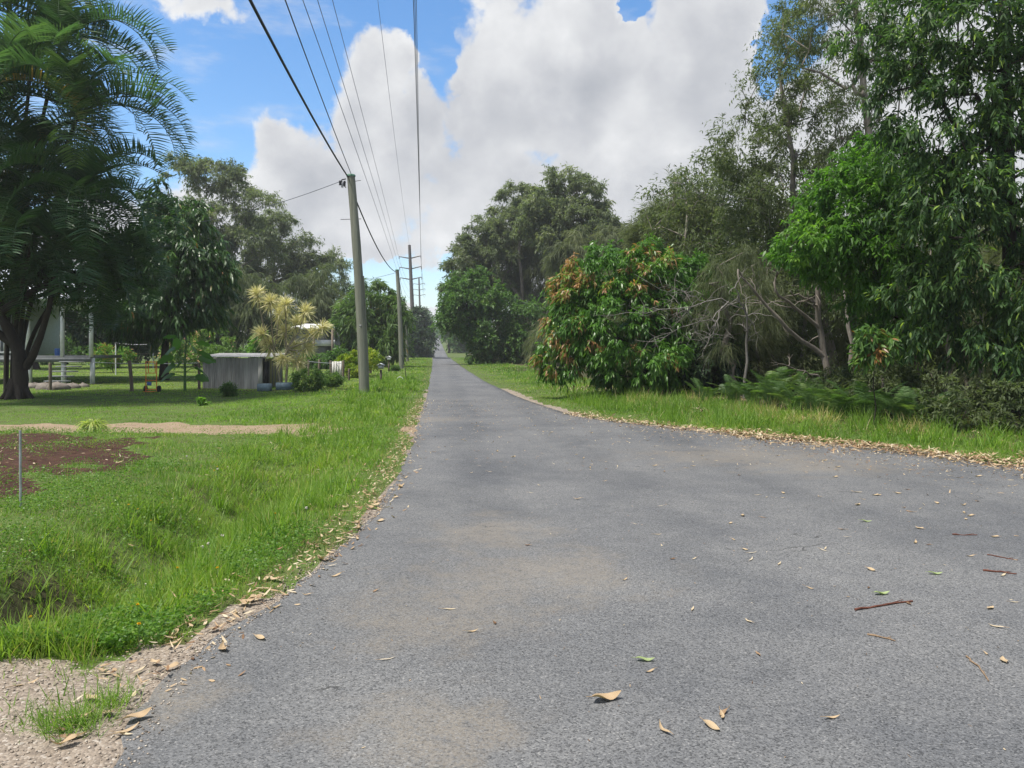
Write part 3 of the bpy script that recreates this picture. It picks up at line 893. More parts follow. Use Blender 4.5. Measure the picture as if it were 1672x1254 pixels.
# --- bright green tree and the dark glossy tree, near right
b = gp(1500, 17.5)
tr = trunkline([b, P(1490, 560, 17.5), P(1450, 470, 17.5), P(1430, 380, 17.3)], .11, .06, 8, .03)
tree('bright_green_tree', 'bright green leafy tree leaning out from the bush on the right', 'tree', b, tr,
     [E(1400, 330, 90, 60, 17), E(1340, 395, 75, 42, 17), E(1440, 270, 60, 50, 17.5), E(1470, 380, 80, 60, 17), E(1400, 420, 80, 45, 17), E(1450, 470, 60, 50, 17.3), E(1510, 330, 60, 60, 16.8), E(1460, 540, 50, 40, 17.5)],
     400, .36, dict(twigs=10, leaves=10, L=.125, W=.045, hang=.5, sag=.3, out=.8, up=.1, curved=True, droop=.3, v0=.45, cvar=.16, faceup=.8), 'bark', 'bright', None, .009, .55)
b = gp(1640, 15.5)
tr = trunkline([b, P(1632, 560, 15.5), P(1650, 400, 15.3), P(1650, 200, 15), P(1640, 0, 15), P(1640, -150, 15)], .17, .07, 12, .03)
tree('glossy_green_tree', 'big dark glossy leaved tree filling the right edge', 'tree', b, tr,
     [E(1560, 60, 110, 80, 14.8), E(1490, 60, 60, 60, 15), E(1640, 120, 90, 110, 14.5), E(1560, 200, 110, 70, 14.6), E(1640, 300, 90, 80, 14.2), E(1540, 330, 90, 60, 14.6),
      E(1610, 430, 90, 60, 14.2), E(1520, 460, 70, 40, 15), E(1720, 250, 100, 200, 14.5), E(1620, -80, 160, 80, 15), E(1700, 480, 80, 60, 14), E(1480, 180, 50, 60, 15), E(1430, 50, 55, 60, 15.3), E(1610, 540, 70, 50, 14.4), E(1520, 540, 50, 40, 15.2), E(1670, 600, 50, 45, 13.8)],
     570, .36, dict(twigs=10, leaves=10, L=.125, W=.042, hang=.5, sag=.35, out=.8, up=0, curved=True, droop=.35, v0=.40, cvar=.17, young=.05, faceup=.8), 'darkbark', 'darkr', None, .010, .5)

# --- scrub trees filling the bush behind (copies of two kinds)
protos = []
for k in range(3):
    b0 = np.zeros(3)
    h = [6.5, 7.5, 5.5][k]
    tr = trunkline([b0, (rng.normal(0, .2), 0, h * .5), (rng.normal(0, .5), rng.normal(0, .3), h * .85)], .085, .03, 9, .06)
    el = [(0, 0, h * .75, 1.5, 1.5, h * .22), (.6, .3, h * .5, 1.3, 1.3, h * .2), (-.7, -.2, h * .42, 1.2, 1.2, h * .17), (.2, -.3, h * .25, 1.1, 1.1, h * .12)]
    r = tree('scrub_tree', 'x', 'tree', b0, tr, el + [(0, 0, .9, 1.3, 1.3, .8)], 150, .6, dict(S_casu, twigs=12, leaves=8, L=.34, W=.022, hang=.5, sag=.25, up=.3) if k != 1 else dict(S_open, L=.16, W=.05), ['greybark', 'palebark', 'bark'][k], ['casu', 'scrub', 'scrub'][k], 'scrub trees in the bush on the right', .01, .35)
    protos.append(r)
spots = [(1225, 30), (1275, 31), (1330, 33), (1400, 30), (1460, 26), (1520, 28), (1580, 24), (1640, 26), (1700, 22), (1560, 33), (1250, 38), (1350, 40), (1450, 38), (1180, 34), (1760, 20), (1690, 30), (1120, 33), (1060, 38), (1000, 40), (1310, 26), (1500, 35), (1620, 34), (1660, 42), (1550, 44), (1400, 46), (1300, 46), (1200, 44), (1120, 46), (1740, 34), (1780, 28), (1240, 25.5), (1480, 21), (1600, 20.5), (1690, 19)]
scr_lab = {0: 'thin grey trunked scrub tree with needle foliage in the shaded bush', 1: 'pale trunked scrub tree with small leaves in the shaded bush', 2: 'low brown trunked scrub tree with needle foliage in the shaded bush'}
used = [False] * 3
for i, (px, d) in enumerate(spots):
    k = i % 3
    o = protos[k] if not used[k] else copy_tree(protos[k])
    used[k] = True
    o.location = [float(c) for c in gp(px, d)]
    o.rotation_euler = (0, 0, rng.uniform(0, 6.28))
    s = rng.uniform(.85, 1.2) * (1.1 if d > 30 else .9)
    o.scale = (s, s, s * rng.uniform(.9, 1.1))
    o['label'] = scr_lab[k]

# --- V-shaped bare trunk at the edge of the bush
def bare(name, label, base, paths, mat, cat='tree', twigs=0, tl=.8):
    root = empty(name, base, label, cat)
    mb = MB()
    for pth, r0, r1 in paths:
        pth = np.asarray(pth, float); n = 10
        t = np.linspace(0, 1, len(pth)); tt = np.linspace(0, 1, n)
        q = np.stack([np.interp(tt, t, pth[:, i]) for i in range(3)], -1)
        q[1:-1] += rng.normal(0, .03, (n - 2, 3))
        mb.tube(q, np.linspace(r0, r1, n), 7)
        for _ in range(twigs):
            i = rng.integers(3, n)
            d0 = unit(q[i] - q[i - 1] + rng.normal(0, .6, 3)); L = tl * rng.uniform(.4, 1.1)
            m = [q[i]]
            for s in range(5): d0 = unit(d0 + rng.normal(0, .3, 3) + np.array([0, 0, -.05])); m.append(m[-1] + d0 * L / 5)
            mb.tube(m, np.linspace(r1 * .8 + .004, .003, 6), 5)
            for _ in range(2):
                j = rng.integers(1, 5); d1 = unit(d0 + rng.normal(0, .7, 3))
                mb.tube([m[j], m[j] + d1 * L * .25 + rng.normal(0, .02, 3), m[j] + d1 * L * .5], [.005, .004, .002], 4)
    mb.build('trunk', M[mat], root, base, smooth=True)
    return root


b = gp(1358, 19.5)
bare('forked_tree', 'leaning forked grey trunk with bare limbs at the bush edge', b,
     [([b, P(1350, 590, 19.5), P(1340, 540, 19.5), P(1332, 470, 19.3), P(1335, 420, 19.3)], .10, .05),
      ([P(1349, 585, 19.5), P(1290, 540, 19.2), P(1235, 480, 19), P(1205, 440, 18.8)], .065, .02),
      ([P(1338, 535, 19.5), P(1300, 505, 19.2), P(1262, 470, 19), P(1270, 445, 19)], .05, .02),
      ([P(1334, 500, 19.4), P(1325, 490, 19.2), P(1290, 475, 19)], .04, .012),
      ([b + np.array([.1, 0, .3]), P(1330, 610, 19.4), P(1280, 595, 19)], .035, .01)], 'greybark', twigs=5)
b = gp(1395, 21)
bare('slender_tree', 'slender pale trunk just right of the forked grey trunk', b,
     [([b, P(1388, 560, 21), P(1380, 480, 21), P(1385, 380, 21)], .07, .035)], 'palebark', twigs=3)
b = gp(1215, 22.5)
bare('dead_tree', 'dead grey branches reaching left across the lychee tree', b + 0,
     [([b, P(1222, 560, 22.5), P(1215, 500, 22.2), P(1200, 470, 22)], .045, .018),
      ([P(1215, 505, 22.2), P(1170, 485, 22), P(1120, 505, 21.6), P(1060, 510, 21.4), P(1000, 515, 21.4)], .02, .005),
      ([P(1190, 492, 22), P(1160, 520, 21.7), P(1110, 535, 21.5), P(1075, 560, 21.4)], .016, .004),
      ([P(1180, 500, 22), P(1165, 540, 21.7), P(1150, 570, 21.6)], .02, .005),
      ([P(1150, 492, 22), P(1120, 475, 21.8), P(1085, 482, 21.6)], .014, .004)], 'deadwood', twigs=16, tl=.9)

# trunks seen in the gloom
for i, (px, d, t) in enumerate([(1440, 19, 420), (1485, 21, 400), (1545, 18.5, 430), (1575, 20, 400), (1600, 17, 470), (1660, 18.5, 380)]):
    b = gp(px, d)
    bare('young_tree', ['thin straight trunk in the gloom behind the ferns', 'thin pale sapling trunk deep in the bush'][i % 2], b,
         [([b, P(px + rng.normal(0, 8), 540, d), P(px + rng.normal(0, 12), t, d)], .05, .025)], ['greybark', 'palebark'][i % 2], twigs=4)['group'] = 'thin trunks in the shaded bush'

# ------------------------------------------------------------------ shrubs and ferns
def frond(mb, base, az, el, L, droop, nl, ll, lw, vlift=.35, var=.4, rw=.012, rmb=None, start=.15, fwd=.55, ldroop=.35, pw=.6):
    n = 16
    pts = [np.asarray(base, float)]
    e = el
    ca, sa = math.cos(az), math.sin(az)
    for i in range(n):
        t = i / n
        e2 = e - droop * t ** 1.15
        pts.append(pts[-1] + np.array([ca * math.cos(e2), sa * math.cos(e2), math.sin(e2)]) * L / n)
    pts = np.array(pts)
    (rmb or mb).tube(pts, np.linspace(rw, rw * .2, n + 1), 4, False, var)
    t = np.linspace(start, 1.0, nl)
    s = t * n; i0 = np.clip(s.astype(int), 0, n - 1); fr = (s - i0)[:, None]
    q = pts[i0] * (1 - fr) + pts[i0 + 1] * fr
    tan = unit(pts[i0 + 1] - pts[i0])
    sidev = np.tile([-sa, ca, 0.], (nl, 1))
    upv = unit(np.cross(tan, sidev)); upv = np.where((upv[:, 2:3] < 0), -upv, upv)
    prof = np.sin(PI * (.10 + .86 * (t - start) / (1 - start))) ** pw
    for sg in (-1, 1):
        d = unit(sidev * sg + tan * fwd + upv * vlift + rng.normal(0, .07, (nl, 3)))
        mb.strips(q, d, unit(tan * .7 + upv * .5 + rng.normal(0, .15, (nl, 3))), ll * prof * rng.uniform(.85, 1.1, nl), lw, ldroop * rng.uniform(.5, 1.3, nl), [0, .35, .7, 1], [.6, 1, .7, .08],
                  np.clip(var + rng.normal(0, .06, nl), 0, 1))


def shrub(name, label, cat, base, ells, ncl, rc, spec, leaf, bark='bark', group=None, r=.03):
    base = np.asarray(base, float)
    c = np.mean([e[:3] for e in ells], 0)
    tr = trunkline([base, base * .5 + c * .5, c], r, r * .5, 5, .02)
    return tree(name, label, cat, base, tr, ells, ncl, rc, spec, bark, leaf, group, .004, .45, seg=.3, wiggle=.05, sides=5)


for (lab, px, d, rx, ry, n) in [('dark low shrub at the far right road edge under the glossy tree', 1660, 13.4, 46, 44, 50), ('dark bushy undergrowth shrub behind the tall grass', 1570, 14, 55, 44, 55),
                                ('dim green undergrowth shrub behind the ferns', 1450, 16.5, 55, 45, 75), ('undergrowth shrub at the foot of the forked grey trunk', 1370, 17.5, 45, 36, 60)]:
    b = gp(px, d)
    c = P(px, 0, d); s = d / F
    shrub('undergrowth_shrub', lab, 'shrub', b, [(b[0], b[1], b[2] + ry * s, rx * s, rx * s * .9, ry * s), (b[0] + rx * s * .6, b[1] + .3, b[2] + ry * s * .7, rx * s * .6, rx * s * .6, ry * s * .7)], n, .22,
          dict(twigs=10, leaves=7, L=.11, W=.034, hang=.4, out=.5, up=.3, sag=.3, v0=.35), 'scrub', 'darkbark', 'undergrowth shrubs on the right')
for i, (px, d, s) in enumerate([(1230, 19.5, 1), (1265, 18.8, 1.1), (1300, 18, 1.1), (1340, 17, 1.2), (1380, 16.2, 1.0), (1420, 15.8, 1.1), (1470, 15, 1.0), (1200, 20.5, .9), (1320, 18.8, 1.2), (1520, 14.4, .9), (1150, 21.2, .8), (1260, 20, 1.3)]):
    b = gp(px, d)
    root = empty('fern', b, 'green arching fern clump in the grass at the bush edge', 'fern', 'ferns at the bush edge')
    mb = MB()
    nf = 13
    for k in range(nf):
        frond(mb, b + np.array([rng.normal(0, .08), rng.normal(0, .08), 0]), k * 2 * PI / nf + rng.normal(0, .3), rng.uniform(.95, 1.45), s * rng.uniform(.7, 1.15), rng.uniform(.8, 1.6), 34, .20 * s, .018, .1, np.clip(rng.normal(.5, .2), 0, 1), .006, start=.12, ldroop=.2)
    mb.build('fronds', M['fern'], root, b)

# ------------------------------------------------------------------ palms and the near left trees
def palm(label, base, top, nf, L, seed_el=(.2, 1.3), r=.065, droop=(1.3, 2.2), ll=.80, dead=2, azc=None):
    base = np.asarray(base, float); top = np.asarray(top, float)
    root = empty('palm_tree', base, label, 'palm tree', 'feathery palms on the left')
    tb = MB()
    t = np.linspace(0, 1, 22)[:, None]
    tq = np.concatenate([t ** 2.3, t ** 2.3, t], 1)
    pts = base * (1 - tq) + top * tq
    rr = np.linspace(r * 1.25, r * .75, 22); rr[::2] *= 1.06
    tb.tube(pts, rr, 9); tb.build('trunk', M['darkbark'], root, base, smooth=True)
    mb = MB()
    for k in range(nf):
        az = (k * 2.39996 + rng.normal(0, .2)) if azc is None else rng.normal(azc[0], azc[1])
        u = k / nf
        el = seed_el[1] - (seed_el[1] - seed_el[0]) * u + rng.normal(0, .1)
        var = np.clip(rng.normal(.45, .18), 0, .85)
        if k >= nf - dead: var = rng.uniform(.86, .95)
        Lk = L * rng.uniform(.85, 1.12)
        frond(mb, top + rng.normal(0, .05, 3), az, el, Lk, rng.uniform(*droop), 42, ll * rng.uniform(.85, 1.1), .062, .85, var, .026, start=.16, fwd=.4, ldroop=.2, pw=.4)
    mb.build('fronds', M['palm'], root, base)
    return root


PD = 23.5
palm('tallest palm at the top left corner with fronds arching over blue sky', gp(26, PD + 2.4), P(100, 70, PD + .8), 24, 4.2, (.35, 1.35), droop=(2.1, 2.7), dead=0)
palm('palm with long fronds arching right above the gum tops', gp(30, PD + 2.2), P(128, 190, PD), 24, 4.0, (.3, 1.3), droop=(2.0, 2.7), dead=0)
palm('palm at the left edge with browning frond tips', gp(-30, PD + 1.5), P(-15, 150, PD - 1.5), 22, 3.6, (.1, 1.25), droop=(1.8, 2.5), dead=2)
palm('lower palm with drooping fronds in front of the mango crown', gp(32, PD + 2.6), P(135, 320, PD), 26, 3.5, (-.1, 1.15), droop=(1.7, 2.4), dead=1)
palm('shaded palm whose lowest fronds hang over the house verandah', gp(20, PD + 2.0), P(55, 390, PD - .6), 26, 3.4, (-.2, 1.1), droop=(1.7, 2.4), dead=0)
palm('palm with fronds hanging above the verandah at the left edge', gp(-60, PD + 1.5), P(-50, 330, PD - .5), 24, 3.5, (-.2, 1.1), droop=(1.7, 2.4), dead=0)
palm('uppermost palm cut off by the frame at the top left', gp(-20, PD + 3), P(20, -30, PD + 1.5), 24, 3.9, (.1, 1.2), droop=(1.8, 2.5), dead=0)
palm('short palm deep in the clump between the trunk fork and the mango', gp(36, PD + 3.2), P(150, 425, PD + 1.6), 22, 2.9, (-.3, 1.1), droop=(1.7, 2.4), dead=0)
palm('tall palm between the two highest crowns with dense fronds', gp(22, PD + 3.2), P(50, 120, PD + 1.4), 26, 3.9, (.1, 1.3), droop=(1.9, 2.6), dead=0)
palm('palm in the middle of the clump filling it with feathery fronds', gp(10, PD + 2.8), P(60, 255, PD + 1.2), 26, 3.7, (-.1, 1.2), droop=(1.8, 2.5), dead=1)

b = gp(28, 24.2)
tr = trunkline([b, P(32, 625, 24.2), P(35, 590, 24.2), P(22, 555, 24.2), P(0, 510, 24.2)], .26, .15, 8, .02)


def fork(tb):
    q = np.array([P(42, 600, 24.2), P(54, 580, 24.1), P(66, 550, 24), P(80, 505, 24), P(88, 450, 24)])
    tb.tube(q, [.13, .12, .10, .08, .06], 9)
    q = np.array([P(20, 560, 24.2), P(-10, 540, 24.0), P(-40, 520, 24)])
    tb.tube(q, [.14, .12, .1], 8)
    for k in range(7):
        a = k * .9
        tb.tube([b + np.array([math.cos(a) * .46, math.sin(a) * .46, -.05]), b + np.array([math.cos(a) * .3, math.sin(a) * .3, .12]), b + np.array([math.cos(a) * .14, math.sin(a) * .14, .6])], [.06, .1, .08], 7)


tree('dark_forked_tree', 'dark forked trunk tree under the palms at the left', 'tree', b, tr,
     [E(20, 430, 90, 70, 25.2), E(110, 420, 90, 60, 25.4), E(60, 330, 110, 70, 26), E(170, 440, 60, 60, 26), E(-20, 260, 80, 90, 26.5)],
     260, .6, dict(twigs=10, leaves=8, L=.22, W=.07, hang=.6, sag=.3, out=.5, v0=.3), 'darkbark', 'mango', None, .014, .35, extra=fork)
b = gp(268, 38)
tr = trunkline([b, P(270, 560, 38), P(285, 500, 38), P(290, 430, 38)], .2, .11, 7, .03)
tree('mango_tree', 'dense dark mango tree with drooping leaves left of centre', 'tree', b, tr,
     [E(300, 365, 40, 45, 38), E(255, 330, 35, 40, 38.5), E(290, 430, 75, 55, 37.6), E(335, 465, 45, 55, 37.5), E(240, 440, 60, 70, 38), E(270, 500, 75, 38, 37.5), E(215, 500, 50, 40, 38)],
     330, .62, dict(twigs=11, leaves=9, L=.30, W=.085, hang=.85, sag=.35, out=.8, along=.7, spread=.5, v0=.38, cvar=.17, young=.012, curved=True, droop=.3, faceup=.8), 'darkbark', 'mango', None, .016, .55)
# backdrop trees behind the house and the left lawn
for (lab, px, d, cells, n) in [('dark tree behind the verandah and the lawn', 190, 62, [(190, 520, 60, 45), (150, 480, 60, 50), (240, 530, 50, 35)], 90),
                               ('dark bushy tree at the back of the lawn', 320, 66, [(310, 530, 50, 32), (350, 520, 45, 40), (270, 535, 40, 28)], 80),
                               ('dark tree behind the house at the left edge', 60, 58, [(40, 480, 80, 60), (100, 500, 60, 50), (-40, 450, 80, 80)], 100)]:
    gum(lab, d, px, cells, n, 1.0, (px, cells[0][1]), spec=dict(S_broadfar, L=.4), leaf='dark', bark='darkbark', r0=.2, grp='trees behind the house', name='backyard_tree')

for (lab, px, d, cells, n) in [('low leafy tree closing the view behind the verandah posts', 110, 74, [(60, 562, 60, 24), (140, 565, 50, 22), (-20, 560, 70, 26)], 90),
                               ('low leafy tree at the back fence behind the clothes line', 240, 78, [(215, 562, 45, 20), (280, 560, 45, 22), (350, 565, 40, 18)], 90)]:
    gum(lab, d, px, cells, n, .9, (px, cells[0][1]), spec=dict(S_broadfar, L=.35), leaf='fargreen', bark='darkbark', r0=.15, grp='trees behind the house', name='backyard_tree')

# ------------------------------------------------------------------ house on stilts
hd = 34.0
def hx(px): return (px - CX) / F * hd
hb = np.array([hx(60), hd, 0.])
house = empty('raised_house', hb, 'raised timber house with white verandah posts behind the palms', 'house')
def hpart(name, mat, boxes, parent=None, lab=None):
    mb = MB()
    for c, s in boxes: mb.box(c, s)
    o = mb.build(name, M[mat], parent or house, hb)
    if lab: o['label'] = lab
    return o
zd = EYE - (583 - HY) / F * hd           # deck level
xl, xr = hx(-160), hx(149)
hpart('verandah_floor', 'deck', [(((xl + xr) / 2, hd + 1.3, zd), (xr - xl, 2.7, .12)), (((xl + xr) / 2, hd - .06, zd - .12), (xr - xl, .05, .2))])
for k, px in enumerate((149, 102, 46, -14, -75, -135)):
    hpart('verandah_post', 'white', [((hx(px), hd - .01, zd + 1.25), (.13, .13, 2.5))])
    hpart('stump', 'white' if k < 3 else 'deck', [((hx(px), hd + .1, zd / 2 - .05), (.15, .15, zd + .02))])
w = hpart('wall', 'wallb', [(((xl + hx(-70)) / 2, hd + 5.2, zd + 1.35), (hx(-70) - xl, 5, 2.6))])
hpart('window', 'white', [((hx(-110), hd + 2.66, zd + 1.5), (1.2, .06, 1.2))], house)
hpart('window', 'voidpaint', [((hx(-110), hd + 2.62, zd + 1.5), (1.04, .05, 1.04))], house, 'dark pane of the verandah window')
mb = MB()
r0 = zd + 2.5; rt = zd + 4.2
v = [(xl - .4, hd - .5, r0), (xr + .4, hd - .5, r0), (xr + .4, hd + 8.6, r0), (xl - .4, hd + 8.6, r0), (xl + 2, hd + 4, rt), (xr - 2.4, hd + 4, rt)]
v2 = [(a, b_, c + .06) for a, b_, c in v]
mb.add(v + v2, [[0, 3, 2, 1], [6, 7, 11, 10], [8, 9, 10, 11], [9, 6, 10, 10], [7, 8, 11, 11], [0, 1, 7, 6], [1, 2, 8, 7], [2, 3, 9, 8], [3, 0, 6, 9]])
mb.build('roof', M['roofw'], house, hb)
mb = MB()
for z in (.95, .2): mb.box(((xl + hx(46)) / 2, hd, zd + z), (hx(46) - xl, .06, .07))
for x in np.arange(xl, hx(46), .16): mb.box((x, hd, zd + .56), (.025, .03, .7))
mb.build('railing', M['white'], house, hb)
mb = MB()
for k in range(5): mb.box((hx(125), hd - .35 - .27 * k, zd - .2 - .2 * k), (1.0, .27, .05))
mb.build('steps', M['deck'], house, hb)
# blue barrel-like item on deck, rocks under
o = MB(); o.tube([(hx(85), hd + .5, zd + .06), (hx(85), hd + .5, zd + .2), (hx(85), hd + .5, zd + .38)], [.15, .17, .16], 14)
tag(o.build('plastic_tub', M['blue']), 'dark blue plastic tub standing on the verandah', 'tub')
for i, (px, py, s) in enumerate([(95, 628, .5), (75, 630, .45), (118, 626, .35), (55, 633, .4), (135, 624, .3)]):
    d = 30 + i * .4
    c = gp(px, d); mb = MB()
    rr = rng.uniform(.75, 1.1, (6, 9))
    vs = []
    for a in range(6):
        for t in range(9):
            th = PI * a / 5; ph = 2 * PI * t / 9
            vs.append(c + s * rr[a, t] * np.array([math.sin(th) * math.cos(ph), .8 * math.sin(th) * math.sin(ph), .6 * math.cos(th)]))
    mb.add(vs, [[a * 9 + t, a * 9 + (t + 1) % 9, (a + 1) * 9 + (t + 1) % 9, (a + 1) * 9 + t] for a in range(5) for t in range(9)])
    tag(mb.build('boulder', M['rock'], smooth=True), 'weathered boulder in the bed beside the verandah', 'rock', 'boulders below the verandah')

# far white roof house
fd = 63.0
fb = np.array([(515 - CX) / F * fd, fd, 0.])
fh = empty('distant_house', fb, 'small distant house with white roof behind the dracaena', 'house')
def fp(px, py): return P(px, py, fd)
mb = MB(); a, c = fp(475, 533), fp(537, 533)
x0, x1 = a[0], c[0]; ze = fp(0, 535)[2]; zt = fp(0, 527)[2]
vv = [(x0, fd - .6, ze), (x1, fd - .6, ze), (x1, fd + 6, ze), (x0, fd + 6, ze), (x0 + .4, fd + 2.7, zt), (x1 - .4, fd + 2.7, zt)]
vv2 = [(p, q, r - .15) for p, q, r in vv[:4]]
mb.add(vv + vv2, [[0, 1, 5, 4], [2, 3, 4, 5], [1, 2, 5, 5], [3, 0, 4, 4], [6, 9, 8, 7], [6, 7, 1, 0], [7, 8, 2, 1], [8, 9, 3, 2], [9, 6, 0, 3]])
mb.build('roof', M['white'], fh, fb)
mb = MB(); mb.box(((x0 + x1) / 2, fd + 2.7, (ze - .15) / 2), (x1 - x0 - .6, 5.4, ze - .15)); mb.build('wall', M['deck'], fh, fb)
mb = MB(); mb.box((fp(530, 0)[0], fd - .12, fp(0, 560)[2]), (1.7, .16, .5)); mb.build('skirting_panel', M['white'], fh, fb)
for px in (515, 545):
    mb = MB(); mb.box((fp(px, 0)[0], fd - .5, (ze - .15) / 2), (.15, .15, ze - .15)); mb.build('post', M['post'], fh, fb)

# ------------------------------------------------------------------ coop, fence, yard things
cd = 30.0
def cx(px): return (px - CX) / F * cd
cb = np.array([cx(385), cd, 0.])
coop = empty('chicken_coop', cb, 'low coop of weathered corrugated iron sheets beside the yellow dracaena', 'shed')
zt = EYE - (584 - HY) / F * cd
mb = MB()
xx = np.arange(cx(331), cx(421), .02); top = zt - .02 + 0 * xx
for x0_, x1_, dz, yo in [(cx(331), cx(356), -.03, .0), (cx(356), cx(384), .0, -.018), (cx(384), cx(407), -.015, .0), (cx(407), cx(421), 0., -.02)]:
    xs_ = np.arange(x0_, x1_ + .02, .019)
    yy = cd + yo + .012 * np.sin((xs_ - x0_) * 2 * PI / .076)
    n = len(xs_)
    v = np.concatenate([np.stack([xs_, yy, np.full(n, -.03)], -1), np.stack([xs_, yy, np.full(n, zt + dz)], -1)])
    mb.add(v, [[i, i + 1, n + i + 1, n + i] for i in range(n - 1)])
mb.build('iron_wall', M['ironsheet'], coop, cb)
mb = MB(); mb.box((cx(425.5), cd - .03, zt / 2 - .01), (.16, .04, zt)); mb.build('pale_board', M['palewood'], coop, cb)
mb = MB()
mb.box((cx(434.5), cd - .005, zt / 2 - .02), (cx(439) - cx(430) - .01, .02, zt - .05))  # flat panel closing the opening, its dark colour imitates the unlit inside
mb.build('doorway', M['voidpaint'], coop, cb)['label'] = 'dark panel painting the shade inside the coop doorway'
mb = MB(); mb.box((cx(331) + .02, cd + .9, zt / 2), (.04, 1.75, zt - .02)); mb.box((cx(385), cd + 1.78, zt / 2 - .02), (cx(440) - cx(331), .04, zt - .05)); mb.build('side_wall', M['ironsheet'], coop, cb)
mb = MB()
xs_ = np.arange(cx(327), cx(446), .019); n = len(xs_)
zz = .012 * np.sin(xs_ * 2 * PI / .076)
v = np.concatenate([np.stack([xs_, np.full(n, cd - .14), zt + .035 + zz], -1), np.stack([xs_, np.full(n, cd + 1.95), zt + .16 + zz], -1)])
mb.add(v, [[i, i + 1, n + i + 1, n + i] for i in range(n - 1)])
mb.build('roof', M['ironsheet'], coop, cb)
mb = MB()
for k in range(6): mb.box((cx(440.5 + k * 1.6), cd + .15 + .25 * k, zt / 2), (.018, .02, zt - .04))
for z in (.25, .7, 1.1): mb.box((cx(444.5), cd + .8, z), (.24, .02, .02), rz=1.4)
mb.build('slatted_end', M['yellow'], coop, cb)

# planters
for lab, px, w_, d in [('blue grey planter trough under the yellow dracaena', 465, .58, 29.3), ('low blue grey planter box in front of the coop doorway', 432, .45, 29.0)]:
    c = gp(px, d); mb = MB(); h = .28
    for sx_, sy_, wx, wy in [(0, -.16, w_, .03), (0, .16, w_, .03), (-w_ / 2 + .015, 0, .03, .29), (w_ / 2 - .015, 0, .03, .29)]:
        mb.box(c + np.array([sx_, sy_, h / 2]), (wx, wy, h))
    mb.box(c + np.array([0, 0, .12]), (w_ - .06, .28, .2))
    tag(mb.build('planter_box', M['planter']), lab, 'planter', 'blue grey planters by the coop')

# yellow dracaena
def rosette(mb, c, ax, n, L, W, v0):
    d = rdir(n) + ax * .75; d = unit(d)
    mb.strips(np.tile(c, (n, 1)) + d * .04 + rng.normal(0, .03, (n, 3)), d, side_of(d), L * rng.uniform(.75, 1.1, n), W, .18, [0, .35, .75, 1], [.7, 1, .7, .05], np.clip(rng.normal(v0, .2, n), 0, 1))


dd = 29.3
b = gp(465, dd) + np.array([0, 0, .2])
root = empty('dracaena', b, 'tall dracaena with cream yellow spiky leaf heads in the trough', 'plant')
heads = [(420, 480), (441, 492), (466, 497), (455, 512), (498, 508), (484, 528), (428, 545), (440, 562), (525, 535), (508, 545), (465, 542), (480, 566), (500, 568), (462, 586), (486, 590)]
st = MB(); lf = MB()
fork1, fork2 = P(447, 575, dd), P(468, 570, dd)
for (s0, e0) in [((459, 632), fork1), ((467, 632), fork2)]:
    st.tube([P(*s0, dd), (P(*s0, dd) + e0) / 2 + np.array([.03, 0, 0]), e0], [.045, .04, .035], 7)
for (px, py) in heads:
    dz = rng.normal(0, .28)
    c = P(px, py, dd + dz)
    f0 = fork1 if px < 458 else fork2
    m1 = f0 * .5 + c * .5 + np.array([(c[0] - f0[0]) * .15, 0, -.1])
    st.tube([f0, m1, c], [.032, .026, .02], 6)
    ax = unit(c - f0 + np.array([0, 0, .3]))
    rosette(lf, c, ax, 120, .44, .026, .6)
    rosette(lf, c - ax * .13, -ax * .4 + np.array([0, 0, -.4]), 35, .42, .03, .3)
st.build('stem', M['cane'], root, b, smooth=True); lf.build('leaves', M['drac'], root, b)

# spiky lime plant by the driveway
X, Y = G(152, 712)
b = np.array([X, Y, float(gz(np.array([X]), np.array([Y]))[0])])
root = empty('spiky_plant', b, 'round lime green strap leaved plant at the driveway edge', 'plant')
mb = MB(); n = 300
c = b + np.array([0, 0, .12])
d = rdir(n); d[:, 2] = np.abs(d[:, 2]) + .9; d = unit(d)
mb.strips(np.tile(c, (n, 1)), d, side_of(d), rng.uniform(.4, .62, n), .024, rng.uniform(.75, 1.25, n), [0, .3, .55, .8, 1], [.8, 1, .9, .6, .05], np.clip(rng.normal(.55, .25, n), 0, 1))
mb.build('leaves', M['spiky'], root, b)
mb = MB(); mb.tube([b, b + np.array([0, 0, .1]), c + np.array([0, 0, .06])], [.06, .05, .03], 8); mb.build('stem', M['cane'], root, b)

